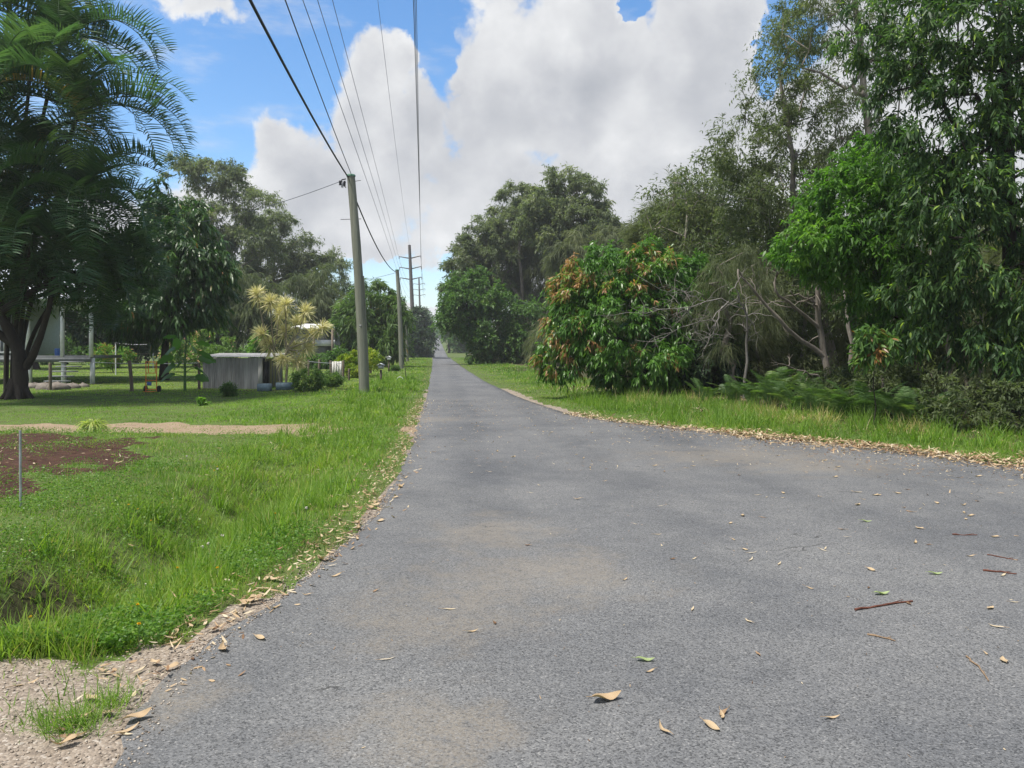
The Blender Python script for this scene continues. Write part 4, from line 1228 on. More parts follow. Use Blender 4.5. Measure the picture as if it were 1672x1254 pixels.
# broad-leaved plant by the coop
b = gp(302, 28)
root = empty('broad_leaved_plant', b, 'tall plant with big drooping green leaves left of the coop', 'plant')
st = MB(); st.tube([b, P(302, 600, 28), P(303, 570, 28), P(305, 545, 28)], [.055, .045, .035, .02], 8)
st.build('stem', M['stem'], root, b, smooth=True)
for (py, az, L) in [(618, 3.3, .8), (622, .1, .75), (608, -.3, .9), (604, 2.9, .95), (592, .35, .95), (590, 3.6, .9), (583, .0, 1.0), (577, 2.8, 1.05), (570, -.8, .85), (563, 2.4, .95), (566, .7, .8), (556, 3.4, .7), (600, -1.6, .8)]:
    lf = MB()
    p0 = P(303, py, 28); a = np.array([math.cos(az), math.sin(az), 0])
    pe = p0 + a * L * .45 + np.array([0, 0, .15])
    L *= .85
    lf.tube([p0, p0 * .5 + pe * .5 + np.array([0, 0, .05]), pe], [.016, .013, .01], 5)
    rows = []
    ro_ = rng.uniform(.5, 1.1) * (1 if rng.random() < .5 else -1)
    ts = np.linspace(0, 1, 9); sd = np.array([-a[1] * math.cos(ro_), a[0] * math.cos(ro_), math.sin(ro_)])
    dv = rng.uniform(.2, .8)
    for t in ts:
        w_ = .24 * L * math.sin(PI * min(1, t * .92 + .06)) ** .7
        c = pe + a * L * .75 * t + np.array([0, 0, .05 * t - dv * L * .8 * t * t])
        wv = .02 * math.sin(t * 14)
        rows += [c + sd * w_ + np.array([0, 0, -.10 * w_ + wv]), c + sd * w_ * .5 + np.array([0, 0, .02]), c + np.array([0, 0, -.02]), c - sd * w_ * .5 + np.array([0, 0, .02]), c - sd * w_ + np.array([0, 0, -.10 * w_ - wv])]
    lf.add(rows, [[i * 5 + j, i * 5 + j + 1, (i + 1) * 5 + j + 1, (i + 1) * 5 + j] for i in range(8) for j in range(4)], rng.uniform(.2, .9))
    lf.build('leaf', M['bigleaf'], root, b, smooth=True)

# bushes in the yard
b = gp(325, 52)
shrub('flowering_bush', 'wide pale green bush with pink flowers on the lawn', 'bush', b, [E(300, 562, 35, 18, 52), E(340, 560, 38, 22, 52), E(280, 572, 24, 14, 51.5), E(368, 575, 22, 13, 51.5), E(320, 575, 50, 14, 51.5)], 110, .4,
      dict(twigs=9, leaves=7, L=.2, W=.09, hang=.3, out=.8, up=.2, v0=.42, cvar=.18, faceup=.7), 'pinkbush')
b = gp(185, 50)
shrub('round_bush', 'yellow green rounded bush at the back of the lawn', 'bush', b, [E(170, 580, 24, 16, 50), E(195, 583, 22, 13, 50)], 55, .35, dict(twigs=9, leaves=7, L=.18, W=.07, hang=.3, out=.8, up=.2, v0=.5), 'lychee')
b = gp(430, 58)
shrub('round_bush', 'small bright green bush behind the dracaena stems', 'bush', b, [E(427, 560, 18, 14, 58), E(420, 572, 16, 8, 58)], 40, .35, dict(twigs=9, leaves=7, L=.25, W=.1, hang=.3, out=.8, up=.2, v0=.5), 'bright')
b = gp(590, 42)
shrub('clipped_hedge', 'yellow green hedge mound beside the timber gate', 'hedge', b, [E(573, 598, 24, 22, 41), E(600, 588, 20, 16, 44), E(588, 590, 28, 16, 42), E(607, 582, 14, 11, 45)], 170, .24, dict(twigs=10, leaves=8, L=.10, W=.06, hang=.1, out=.9, up=.5, v0=.55, faceup=.7), 'hedge')
for (lab, px, d, rx, ry) in [('grey green weedy bush to the right of the planter', 505, 28.6, 28, 18), ('low green weeds between the weedy bush and the gate', 540, 31, 18, 12), ('bluish green low weed in the grass before the coop', 375, 25.5, 9, 9),
                             ('green weed clump at the foot of the far power pole', 645, 52, 7, 5)]:
    b = gp(px, d); s = d / F
    shrub('weed_bush', lab, 'weeds', b, [(b[0], b[1], b[2] + ry * s, rx * s, rx * s * .8, ry * s)], int(20 + rx * 2.2), .16, dict(twigs=9, leaves=7, L=.09, W=.03, hang=.2, out=.6, up=.4, v0=.5), 'fern', 'stem', None, .012)
b = gp(330, 21.3)
shrub('seedling', 'small lone seedling with lime leaves in the yard grass', 'plant', b, [E(330, 655, 7, 5, 21.3)], 10, .07, dict(twigs=6, leaves=5, L=.08, W=.04, out=.6, up=.4, v0=.8), 'bright', 'stem', None, .01)
shrub('sapling', 'young sapling with light leaves under the glossy tree', 'plant', gp(1425, 14.6), [E(1425, 575, 22, 16, 14.6), E(1450, 560, 18, 12, 14.6), E(1415, 545, 12, 8, 14.6)], 22, .2, dict(twigs=7, leaves=6, L=.15, W=.05, hang=.6, out=.6, v0=.75, curved=True), 'mango', 'darkbark', None, .014)

for (lab, px, d, rx, ry) in [('dark garden bush in front of the small distant house', 520, 58, 26, 13), ('leafy garden bush beside the small distant house wall', 553, 57, 18, 16)]:
    b = gp(px, d); s = d / F
    shrub('garden_bush', lab, 'bush', b, [(b[0], b[1], b[2] + ry * s, rx * s, rx * s * .8, ry * s)], 60, .35, dict(twigs=9, leaves=8, L=.2, W=.09, hang=.3, out=.8, up=.2, v0=.4), 'fargreen', 'bark', None, .03)

# posts, wires
def post(label, px, d, h, lean=0, w=.11, mat='post', name='fence_post', group='timber fence posts in the yard'):
    c = gp(px, d); mb = MB()
    top = c + np.array([lean, 0, h])
    mb.tube([c - np.array([0, 0, .15]), c * .5 + top * .5 + rng.normal(0, .01, 3), top - np.array([0, 0, .02]), top], [w / 2 * 1.05, w / 2, w / 2, w / 2 * .9], 8)
    return tag(mb.build(name, M[mat], smooth=False), label, 'post', group)


post('leaning grey fence post between the trolley and the verandah', 216, 28.5, 1.15, -.1, .13)
post('thin fence post half hidden behind the broad leaved plant', 325, 29.5, 1.0, 0)
post('fence post beside the verandah rocks', 82, 29.5, 1.05, 0, .12)
post('fence post nearest the dracaena', 504, 44, .95, 0, .12)
post('fence post between the dracaena and the gate', 521, 42, .95, .02, .14)
post('fence post at the left side of the gate', 540, 40, .95, 0, .13)
post('dark fence post at the right side of the gate', 560, 37.5, 1.0, .02, .13)
post('short stump post in front of the hedge', 570, 38, .6, 0, .1)
post('post in the hedge gap beside the far garden', 604, 47, 1.0, 0, .2)
for i, px in enumerate((150, 250, 380, 470, 560)):
    post('thin metal post of the far mesh fence', px, 60, 1.2, 0, .06, 'galv', 'mesh_fence_post', 'far mesh fence posts')
# timber gate
gb = gp(550, 38.6)
gate = empty('timber_gate', gb, 'small grey weathered board gate beside the hedge', 'gate')
for k in range(4):
    mb = MB(); mb.box(gb + np.array([(k - 1.5) * .125, 0, .5]), (.105, .025, .85 + .03 * (k % 2))); mb.build('board', M['palewood'], gate, gb)
mb = MB()
for z in (.22, .78):
    mb = MB(); mb.box(gb + np.array([0, .03, z]), (.5, .03, .08)); mb.build('rail', M['post'], gate, gb)


def wire(label, pts_ends, sag, r, mat='wire', name='fence_wire', cat='wire', group=None, n=28):
    a, c = np.asarray(pts_ends[0], float), np.asarray(pts_ends[1], float)
    t = np.linspace(0, 1, n)[:, None]
    q = a + (c - a) * t; q[:, 2] -= 4 * sag * (t * (1 - t))[:, 0]
    mb = MB(); mb.tube(q, r, 5)
    return tag(mb.build(name, M[mat], smooth=True), label, cat, group)


def W(px, d, z): c = gp(px, d); return c + np.array([0, 0, z])
wire('top fence wire from the verandah to the broad leaved plant', (W(150, 28.8, 1.08), W(325, 29.5, 1.0)), .04, .012, 'galv')
wire('low fence wire behind the orange trolley', (W(150, 28.8, .28), W(216, 28.5, .3)), .02, .01, 'post')
wire('fence wire between the posts left of the gate', (W(504, 44, .85), W(560, 37.5, .85)), .03, .014, 'galv')
wire('top rail of the far mesh fence', (W(130, 60, 1.15), W(560, 60, 1.15)), .02, .016, 'post')
wire('lower rail of the far mesh fence', (W(130, 60, .6), W(560, 60, .6)), .02, .010, 'post')
wire('high clothes line across the lawn', (W(190, 46, 1.9), W(240, 46, 1.8)), .05, .012, 'galv', 'clothes_line')
post('white clothes line post on the lawn', 189, 46, 2.0, 0, .07, 'white', 'clothes_line_post', None)

# orange hand trolley
d = 27.5; b = gp(247, d)
root = empty('hand_trolley', b, 'orange steel hand trolley standing on the lawn', 'trolley')
mb = MB(); w_ = .19; h = 1.08
mb.tube([b + np.array([-w_, 0, .05]), b + np.array([-w_, 0, h])], .016, 7)
mb.tube([b + np.array([w_, 0, .05]), b + np.array([w_, 0, h])], .016, 7)
a_ = np.linspace(0, PI, 9)
mb.tube([b + np.array([.03 + .12 * math.cos(t), -.03, h - .1 + .1 * math.sin(t)]) for t in a_] + [b + np.array([-.09, -.02, .68])], .014, 6)
mb.tube([b + np.array([.15, -.03, h - .1]), b + np.array([.15, -.01, .68])], .014, 6)
for z in (.10, .42, .68, h): mb.tube([b + np.array([-w_, 0, z]), b + np.array([w_, 0, z])], .015, 6)
mb.build('frame', M['orange'], root, b)
mb = MB(); mb.box(b + np.array([-.06, -.03, .30]), (.16, .012, .12)); mb.build('plate', M['blue'], root, b)
mb = MB(); mb.box(b + np.array([0, -.12, .03]), (.36, .26, .015)); mb.build('toe_plate', M['orange'], root, b)
for sx_ in (-1, 1):
    mb = MB(); c = b + np.array([sx_ * .24, .08, .12]); mb.tube([c - np.array([.03, 0, 0]), c + np.array([.03, 0, 0])], .115, 14); mb.build('wheel', M['rubber'], root, b)

# mailboxes
for lab, px, d, col, h in [('grey mailbox with a small roof on a dark post', 622, 35.4, 'galv', .58), ('white mailbox farther along the verge', 635, 52, 'white', .75)]:
    b = gp(px, d); root = empty('mailbox', b, lab, 'mailbox', 'mailboxes on the left verge')
    mb = MB(); mb.box(b + np.array([0, 0, h / 2 - .05]), (.09, .09, h + .1)); mb.build('post', M['post'], root, b)
    mb = MB(); mb.box(b + np.array([0, 0, h + .12]), (.22, .34, .16)); mb.build('box', M[col], root, b)
    mb = MB(); mb.box(b + np.array([-.08, 0, h + .245]), (.2, .4, .02), ry=-.5); mb.box(b + np.array([.08, 0, h + .245]), (.2, .4, .02), ry=.5); mb.build('roof', M[col], root, b)
# thin stakes
c = gp(34, 7.6); mb = MB(); mb.tube([c - np.array([0, 0, .1]), c + np.array([-.005, 0, .4]), c + np.array([-.012, .01, .76])], [.012, .012, .012], 7)
tag(mb.build('metal_stake', M['galv']), 'thin grey metal stake at the red soil patch', 'stake')
c = gp(664, 37.5); mb = MB(); mb.tube([c - np.array([0, 0, .1]), c + np.array([-.08, 0, .7]), c + np.array([-.25, 0, 1.25])], [.018, .016, .014], 6)
tag(mb.build('leaning_rod', M['black']), 'dark leaning rod in the verge grass behind the first pole', 'stake')
c = gp(653, 37); mb = MB(); mb.tube([c + np.array([.17 * math.cos(t), 0, .2 * math.sin(t)]) for t in np.linspace(0, PI, 12)], .014, 6)
tag(mb.build('plastic_hoop', M['white']), 'small white hoop arching out of the verge grass', 'hoop')

# ------------------------------------------------------------------ poles and lines
def power_pole(label, basepx, d, toppx, toppy, r=.155, detail=True):
    b = gp(basepx, d); t = P(toppx, toppy, d)
    root = empty('power_pole', b, label, 'power pole', 'timber power poles along the left verge')
    mb = MB(); n = 14; tt = np.linspace(0, 1, n)[:, None]
    q = b + (t - b) * tt; q[:, 0] += .05 * np.sin(tt[:, 0] * PI) ; q[0, 2] -= .3
    mb.tube(q, np.linspace(r * 1.12, r * .84, n) * (1 + rng.normal(0, .012, n)), 16)
    mb.build('pole', M['pole'], root, b, smooth=True)
    mb = MB(); mb.tube([t - np.array([0, 0, .03]), t + np.array([0, 0, .03]), t + np.array([0, 0, .05])], [r * .95, r * .95, r * .7], 14); mb.build('cap', M['greencap'], root, b)
    if detail:
        mb = MB(); mb.tube([q[k] + np.array([r * 1.02, -.03, 0]) for k in range(1, 8)], .03, 6); mb.build('cable_conduit', M['pole'], root, b)
        mb = MB(); mb.box(q[4] + np.array([0, -r * 1.0, 0]), (.07, .012, .10)); mb.build('number_plate', M['deck'], root, b)
        mb = MB(); mb.tube([t + np.array([-r, -.05, -.12]), t + np.array([-.30, -.1, -.16])], .022, 6)
        mb.tube([t + np.array([-r, -.05, -.42]), t + np.array([-.28, -.1, -.3]), t + np.array([-.30, -.1, -.16])], .018, 6); mb.build('bracket', M['black'], root, b)
        for k in range(3):
            mb = MB(); c = t + np.array([-.2 - .07 * k, -.1 - .03 * k, -.2 - .07 * (k % 2)])
            mb.tube([c, c - np.array([0, 0, .05]), c - np.array([0, 0, .1]), c - np.array([0, 0, .16])], [.03, .05, .035, .045], 9); mb.build('insulator', M['porc' if k == 1 else 'black'], root, b)
        mb = MB()
        mb.tube([t + np.array([-.36, 0, -1.52]), t + np.array([.36, 0, -1.5])], .011, 5); mb.build('cross_bolt', M['black'], root, b)
        mb = MB(); mb.tube([t + np.array([-.05, 0, -.22]), t + np.array([.34, 0, -.16])], .011, 5); mb.build('cross_bolt', M['black'], root, b)
    return t


t1 = power_pole('nearest timber power pole leaning left on the verge', 595, 26.9, 573, 287, .165)
t2 = power_pole('second timber power pole past the mailboxes', 655.5, 59.4, 648.5, 441, .165, False)
t3 = power_pole('third smallest timber power pole before the dark trees', 665.5, 90, 659.5, 488, .15, False)
GW = 'distribution wires on the timber poles'
wire('thick black cable running overhead to the nearest pole', (t1 + np.array([-.1, 0, -.05]), (.55, -24, 7.4)), 1.05, .026, 'wire', 'power_cable', 'cable', GW)
wire('thin wire above the thick cable reaching the nearest pole top', (t1 + np.array([0, 0, .08]), (1.25, -24, 7.8)), .6, .012, 'alwire', 'overhead_wire', 'wire', GW)
wire('thick black cable between the nearest and second pole', (t1 + np.array([.13, .05, -.75]), t2 + np.array([-.05, 0, -.15])), .55, .026, 'wire', 'power_cable', 'cable', GW)
wire('cable between the second and third timber pole', (t2 + np.array([.1, 0, -.2]), t3 + np.array([0, 0, -.1])), .5, .022, 'wire', 'power_cable', 'cable', GW)
wire('service wire from the nearest pole down towards the house', (t1 + np.array([-.3, -.1, -.2]), P(330, 362, 34)), .15, .010, 'alwire', 'service_wire', 'wire', GW)
wire('faint service wire from the second pole to the left trees', (t2 + np.array([-.1, 0, -.2]), P(560, 462, 66)), .1, .014, 'alwire', 'service_wire', 'wire', GW)


def trans_pole(label, d, px, toppy, basepx, aw, r):
    t = P(px, toppy, d); b = gp(basepx, d)
    root = empty('transmission_pole', b, label, 'transmission pole', 'tall transmission poles')
    mb = MB(); mb.tube([b - np.array([0, 0, .5]), b * .5 + t * .5, t], [r * 1.3, r * 1.05, r * .75], 12); mb.build('pole', M['steelpole'], root, b, smooth=True)
    ends = []
    for k, dz in enumerate((2.6, 4.65, 6.7)):
        for sg in (-1, 1):
            c = t + (b - t) * (dz / (t[2] - b[2]))
            e = c + np.array([sg * aw, 0, .5 if sg > 0 else .35])
            mb = MB(); mb.tube([c, e], [.14, .08], 6); mb.build('crossarm', M['steelpole'], root, b)
            mb = MB(); mb.tube([e, e - np.array([0, 0, .25]), e - np.array([0, 0, .5])], [.06, .1, .06], 7); mb.build('insulator', M['porc'], root, b)
            ends.append(e - np.array([0, 0, .5]))
    return t, ends


T1, e1 = trans_pole('nearest tall transmission pole with three crossarms', 150, 668.5, 400, 677, 2.1, .36)
T2, e2 = trans_pole('second transmission pole rising from the dark trees', 285, 684, 453, 687.5, 2.1, .34)
T3, e3 = trans_pole('farthest tiny transmission pole on the hill', 470, 679.5, 497, 681, 2.1, .34)
GT = 'high transmission wires'
lev = ['upper', 'middle', 'lower']
for i in range(6):
    k, sg = i // 2, ('left' if i % 2 == 0 else 'right')
    Yc, Zc = [(39., 19.), (33.3, 16.6), (29.3, 14.8)][k]
    off = -4.65 if sg == 'left' else -.45
    # parabola through the arm end and the crossing point, other end far behind the camera
    a = e1[i]; yb = -40.
    Xs = (off - .112 * Yc - a[0]) / (Yc - a[1])
    xb = a[0] + Xs * (yb - a[1])
    tq = (Yc - a[1]) / (yb - a[1])
    zb = a[2] - 1.2
    sag = (a[2] + (zb - a[2]) * tq - Zc) / (4 * tq * (1 - tq))
    wire('%s high transmission wire over the %s side of the nearest transmission pole' % (lev[k], sg), (a, (xb, yb, zb)), sag, .017, 'alwire', 'transmission_wire', 'wire', GT, 60)
    wire('%s %s transmission wire between the first and second transmission poles' % (lev[k], sg), (a, e2[i]), 2.0, .02, 'alwire', 'transmission_wire', 'wire', GT, 40)
wire('faint top earth wire over the nearest transmission pole', (T1, (2.6, -40, T1[2])), 2.6, .012, 'alwire', 'transmission_wire', 'wire', GT, 60)

# ------------------------------------------------------------------ fallen leaves, sticks, litter
def leaf_proto(name, L, Wd, curl, twist, wave, shape, var):
    mb = MB(); n = 10; rows = []
    for i in range(n + 1):
        t = i / n
        if shape == 'lance': w_ = math.sin(PI * t) ** .9 * (1 - .25 * t)
        else: w_ = math.sin(PI * t ** .75) ** .75
        w_ = max(w_, .06) * Wd / 2
        x = (t - .5) * L; z = curl * L * (2 * t - 1) ** 2 + wave * L * math.sin(t * 7)
        y = .12 * L * math.sin(PI * t) * twist
        tw = twist * (t - .5) * 1.2
        for s in (-1, -.5, 0, .5, 1):
            rows.append((x, y + s * w_ * math.cos(tw), z + .004 + abs(s) * w_ * .35 + s * w_ * math.sin(tw)))
    v = np.array(rows); v[:, 2] -= v[:, 2].min() - .002
    mb.add(v, [[i * 5 + j, i * 5 + j + 1, (i + 1) * 5 + j + 1, (i + 1) * 5 + j] for i in range(n) for j in range(4)], var)
    mb.tube([(-.5 * L - .02, 0, v[0, 2] + .002), (-.5 * L + .01, 0, v[2, 2])], .0012, 4)
    o = mb.build(name, M['dry'] if var is not None else None, smooth=True)
    return o


kinds = [('pale straw coloured narrow leaf', .09, .018, .06, .3, .02, 'lance', .86), ('tan narrow curled leaf', .10, .022, .14, .8, .03, 'lance', .62), ('brown dry leaf', .08, .024, .10, -.6, .02, 'lance', .28),
         ('light tan broad leaf', .085, .038, .09, .4, .03, 'ov', .68), ('cream thin leaf', .11, .014, .05, -.4, .015, 'lance', .97), ('reddish brown small leaf', .055, .024, .10, .5, .02, 'ov', .08),
         ('tan broad curled leaf', .12, .05, .16, 1.0, .05, 'ov', .55)]
lp = [leaf_proto('fallen_leaf', *k[1:]) for k in kinds]
taken = [False] * len(kinds)


def drop(k, x, y, s=1.0, label=None, group=None, onroad=True, lift=0):
    o = lp[k] if not taken[k] else copy_tree(lp[k]); taken[k] = True
    z = float(rz_(np.array([x]), np.array([y]))[0]) if onroad else float(gz(np.array([x]), np.array([y]))[0])
    o.location = (float(x), float(y), z + .001 + lift)
    o.rotation_euler = (rng.normal(0, .12) if not onroad else rng.normal(0, .04), rng.normal(0, .12) if not onroad else rng.normal(0, .04), rng.uniform(0, 6.28))
    o.scale = (s, s, s)
    tag(o, label, 'leaf', group); return o


def px_drop(k, px, py, s, label, rot=None):
    x, y = G(px, py); o = drop(k, x, y, s, label, 'fallen leaves on the road')
    if rot is not None: o.rotation_euler = (0, 0, rot)
    return o


px_drop(6, 990, 1147, 1.25, 'large crumpled tan leaf in the foreground of the road', .35)
px_drop(4, 632, 1078, .85, 'cream curled leaf on the road left of the large crumpled leaf', .5)
px_drop(3, 1640, 1081, .9, 'broad tan leaf at the right edge of the foreground road', 1.2)
px_drop(1, 770, 1034, .8, 'narrow tan leaf on the dusty patch of the road', .4)
px_drop(3, 1618, 995, .8, 'broad tan leaf near the right edge above the sticks', .6)
px_drop(1, 1358, 1176, .8, 'narrow tan leaf at the bottom right of the road', .2)
px_drop(0, 733, 997, 1.0, 'pale narrow leaf on the dusty patch in mid road', .05)
px_drop(5, 1484, 987, 1.0, 'small reddish brown leaf resting on the long red stick', 1.4)
px_drop(2, 120, 1205, 1.5, 'large brown leaf beneath the grass tuft on the gravel', .5)
px_drop(1, 205, 1200, 1.2, 'narrow tan leaf beside the grass tuft on the gravel', 1.0)
# green ones
gm = leaf_proto('fallen_leaf', .11, .04, .10, .5, .05, 'ov', .6); gm.data.materials[0] = M['greenleaf']
for i, (px, py, s, lab) in enumerate([(1440, 972, 1.0, 'green leaf lying just above the long red stick'), (1527, 939, .9, 'green leaf near the right edge of the road'), (1053, 1081, .9, 'green grey torn leaf in mid foreground road'), (1414, 853, .9, 'small dark green leaf on the right half of the road')]):
    o = gm if i == 0 else copy_tree(gm)
    x, y = G(px, py); o.location = (x, y, float(rz_(np.array([x]), np.array([y]))[0]) + .001); o.rotation_euler = (0, 0, rng.uniform(-.4, .4)); o.scale = (s, s, s)
    tag(o, lab, 'leaf', 'fallen leaves on the road')

cnt = 0
while cnt < 165:
    y = 3.2 + 14 * rng.random() ** 1.2
    a, b_ = float(XL(y)), min(float(XR(y)), frust(y, 1700))
    x = a + (b_ - a) * rng.random()
    px = CX + x / y * F
    pr = .12 + .88 * float(sst(600, 1500, px)) * (.35 + .65 * float(sst(3.5, 9, y)))
    if rng.random() > pr: continue
    k = int(rng.choice(6, p=[.3, .22, .13, .17, .11, .07]))
    drop(k, x, y, rng.uniform(.55, 1.1), kinds[k][0] + ' scattered on the open asphalt', 'fallen leaves on the road'); cnt += 1
cnt = 0
while cnt < 95:
    y = 3.1 + 7 * rng.random() ** 1.1
    lo = rng.normal(.12, .16)
    if lo < -.25: continue
    x = float(XL(y)) - lo
    if y < 3.9 and rng.random() < .5: x -= rng.uniform(0, .9)
    if CX + x / y * F < -40: continue
    k = int(rng.choice(7, p=[.18, .24, .14, .16, .08, .06, .14]))
    drop(k, x, y, rng.uniform(.7, 1.25), kinds[k][0] + ' lying along the left road edge', 'fallen leaves along the left road edge', lo < 0, .012 if lo > 0 else 0); cnt += 1

# litter too fine to count
mb = MB()
def litter(n, x, y, z, L, W):
    az = rng.uniform(0, 2 * PI, n); el = rng.normal(.06, .2, n)
    d = np.stack([np.cos(az) * np.cos(el), np.sin(az) * np.cos(el), np.sin(el)], -1)
    s = unit(np.cross(d, np.tile([0, 0, 1.], (n, 1))) + rng.normal(0, .25, (n, 3)))
    mb.strips(np.stack([x, y, z], -1) - d * (L / 2)[:, None], d, s, L, W, rng.normal(-.1, .12, n), [0, .3, .7, 1], [.15, 1, .8, .08], rng.random(n))
n = 4800
y = rng.uniform(8.9, 19, n) ; ro = np.abs(rng.normal(0, .34, n)) - .1
x = XR(y) + np.where(y > 9.6, ro, 0); y = np.where(y > 9.6, y, 9.0 + rng.random(n) * 1.2)
px = rng.random(n)
# spread along the edge by arc
m = rng.random(n) < .62
xe = np.where(m, rng.uniform(4.0, 9.5, n), x)
ye = np.where(m, np.interp(xe, REx[np.argsort(REx)], REy[np.argsort(REx)]) + rng.normal(.05, 1, n) * (.22 + .075 * xe) * (.45 + vn(xe, xe * 0, .8, 61)), y)
onr = (xe < XR(ye))
z = np.where(onr, rz_(xe, ye) + .006, gz(xe, ye) + .02 + rng.uniform(0, .03, n))
litter(n, xe, ye, z, rng.uniform(.05, .13, n), rng.uniform(.014, .034, n))
n = 1900
y = rng.uniform(3.5, 24, n); lo = rng.normal(.12, .14, n); x = XL(y) - lo
z = np.where(lo < 0, rz_(x, y) + .005, gz(x, y) + .02 + rng.uniform(0, .03, n))
litter(n, x, y, z, rng.uniform(.03, .075, n), rng.uniform(.008, .02, n))
n = 9000
x = rng.uniform(-1, 12, n); ye_ = np.interp(x, REx[np.argsort(REx)], REy[np.argsort(REx)])
y = ye_ - rng.exponential(.45 + .16 * np.clip(x, 0, 9)) + .1
k = (x < XR(y)) & (x > XL(y)) & (y > 3.4) & (rng.random(n) < sst(-1, 6, x)); x, y = x[k], y[k]; n = len(x)
litter(n, x, y, rz_(x, y) + .004, np.where(rng.random(n) < .4, rng.uniform(.04, .095, n), rng.uniform(.012, .03, n)), rng.uniform(.006, .018, n))
n = 1200
y = rng.uniform(10, 24, n); x = XL(y) + (XR(y) - XL(y)) * rng.random(n); litter(n, x, y, rz_(x, y) + .004, rng.uniform(.02, .07, n), rng.uniform(.006, .016, n))
n = 500
y = rng.uniform(3.0, 9.0, n); x = XL(y) + (np.minimum(XR(y), 7) - XL(y)) * rng.random(n); litter(n, x, y, rz_(x, y) + .003, rng.uniform(.01, .028, n), rng.uniform(.002, .006, n))
n = 7000
y = rng.uniform(9, 30, n); x = XR(y) + 2.2 + 6 * rng.random(n); litter(n, x, y, gz(x, y) + .02, rng.uniform(.06, .13, n), rng.uniform(.02, .04, n))
n = 420
y = rng.uniform(8, 13.5, n); x = -7.9 - .12 * (y - 10) + rng.normal(0, 1.6, n); k = zone(x, y) == 2; x, y = x[k], y[k]; n = len(x)
litter(n, x, y, gz(x, y) + .012, rng.uniform(.03, .11, n), rng.uniform(.01, .03, n))
n = 260
y = rng.uniform(4.5, 15, n); x = XL(y) - rng.uniform(.3, 7, n)
litter(n, x, y, gz(x, y) + .06, rng.uniform(.03, .09, n), rng.uniform(.01, .022, n))
tag(mb.build('leaf_litter', M['dry']), 'drift of fine tan leaf litter along the road edges', 'leaf litter', kind='stuff')

# loose gravel
mb = MB(); n = 5200
y = np.concatenate([rng.uniform(2.4, 4.3, 3600), rng.uniform(4.0, 9, 1600)]); n = len(y)
lo = np.where(np.arange(n) < 3600, rng.uniform(-.12, 1.9, n), np.abs(rng.normal(0, .09, n)) - .05)
x = XL(y) - lo
s = rng.uniform(.0025, .0085, n)
z = np.where(lo < 0, rz_(x, y), gz(x, y)) + s * .3
octv = np.array([[1, 0, 0], [0, 1, 0], [-1, 0, 0], [0, -1, 0], [0, 0, .7], [0, 0, -.7]])
v = (octv[None] * rng.uniform(.7, 1.3, (n, 6, 1))) * s[:, None, None] + np.stack([x, y, z], -1)[:, None]
f = np.array([[0, 1, 4, 4], [1, 2, 4, 4], [2, 3, 4, 4], [3, 0, 4, 4], [1, 0, 5, 5], [2, 1, 5, 5], [3, 2, 5, 5], [0, 3, 5, 5]])
mb.add(v.reshape(-1, 3), (np.arange(n)[:, None, None] * 6 + f[None]).reshape(-1, 4), np.repeat(rng.random(n), 6))
gmat, gnt = newmat('loose_stone'); gb_ = NB(gnt); ga = gb_.n('ShaderNodeAttribute', attribute_name='var')
gb_.out(gb_.bsdf(gb_.ramp(ga.outputs['Fac'], [(0, (.10, .085, .07)), (.5, (.28, .23, .18)), (1, (.50, .45, .38))]), .8, .2))
tag(mb.build('loose_gravel', gmat), 'loose small stones on the gravel shoulder', 'gravel', kind='stuff')

# sticks
def stick(label, pts, r, mat):
    q = []
    for (px, py) in pts:
        x, y = G(px, py); q.append((x, y, float(rz_(np.array([x]), np.array([y]))[0]) + r * .9))
    q = np.array(q); t = np.linspace(0, 1, len(q)); tt = np.linspace(0, 1, 9)
    q = np.stack([np.interp(tt, t, q[:, i]) for i in range(3)], -1); q[1:-1] += rng.normal(0, .005, (7, 3)) * np.array([1, 1, .3])
    mb = MB(); mb.tube(q, r * np.linspace(1.2, .65, 9) * (1 + rng.normal(0, .12, 9)), 7)
    mb.tube([q[5], q[5] + (q[7] - q[5]) * .6 + np.array([.012, .02, .004]), q[7] + np.array([.02, .045, .002])], [r * .5, r * .4, r * .25], 5)
    return tag(mb.build('stick', M[mat], smooth=True), label, 'stick', 'fallen sticks on the road')


stick('longest dark red stick on the right of the road', [(1396, 998), (1440, 991), (1490, 984)], .007, 'twig')
stick('shorter brown stick below the long red stick', [(1416, 1038), (1440, 1043), (1462, 1049)], .005, 'twig2')
stick('thin pale twig at the lower right of the road', [(1578, 1074), (1597, 1092), (1614, 1114)], .0045, 'twig2')
stick('dark thin twig at the right edge of the road', [(1605, 933), (1635, 936), (1660, 939)], .006, 'twig')
stick('long thin brown twig near the right edge of the road', [(1612, 907), (1640, 912), (1662, 916)], .004, 'twig')
stick('thin dark twig lying right of centre beyond the leaves', [(1555, 874), (1575, 875), (1596, 875)], .005, 'twig')

# flowers in the grass
def flower(name, mat, label, group, pts, r, h):
    proto = None
    for (px, py) in pts:
        x, y = G(px, py)
        if proto is None:
            proto = empty(name, (0, 0, 0), label, 'flower', group)
            mb = MB(); mb.tube([(0, 0, -h), (.004, 0, -h / 2), (0, 0, 0)], .0018, 4); mb.build('stem', M['stem'], proto)
            mb = MB(); n = 40; d = rdir(n); d[:, 2] = np.abs(d[:, 2]) if name == 'yellow_flower' else d[:, 2]
            mb.quads_leaf(np.zeros((n, 3)), d, side_of(d), r, r * .6, .05, .1, .5); mb.build('bloom', M[mat], proto)
            o = proto
        else: o = copy_tree(proto)
        o.location = (float(x), float(y), float(gz(np.array([x]), np.array([y]))[0]) + h); o.rotation_euler = (0, 0, rng.uniform(0, 6))


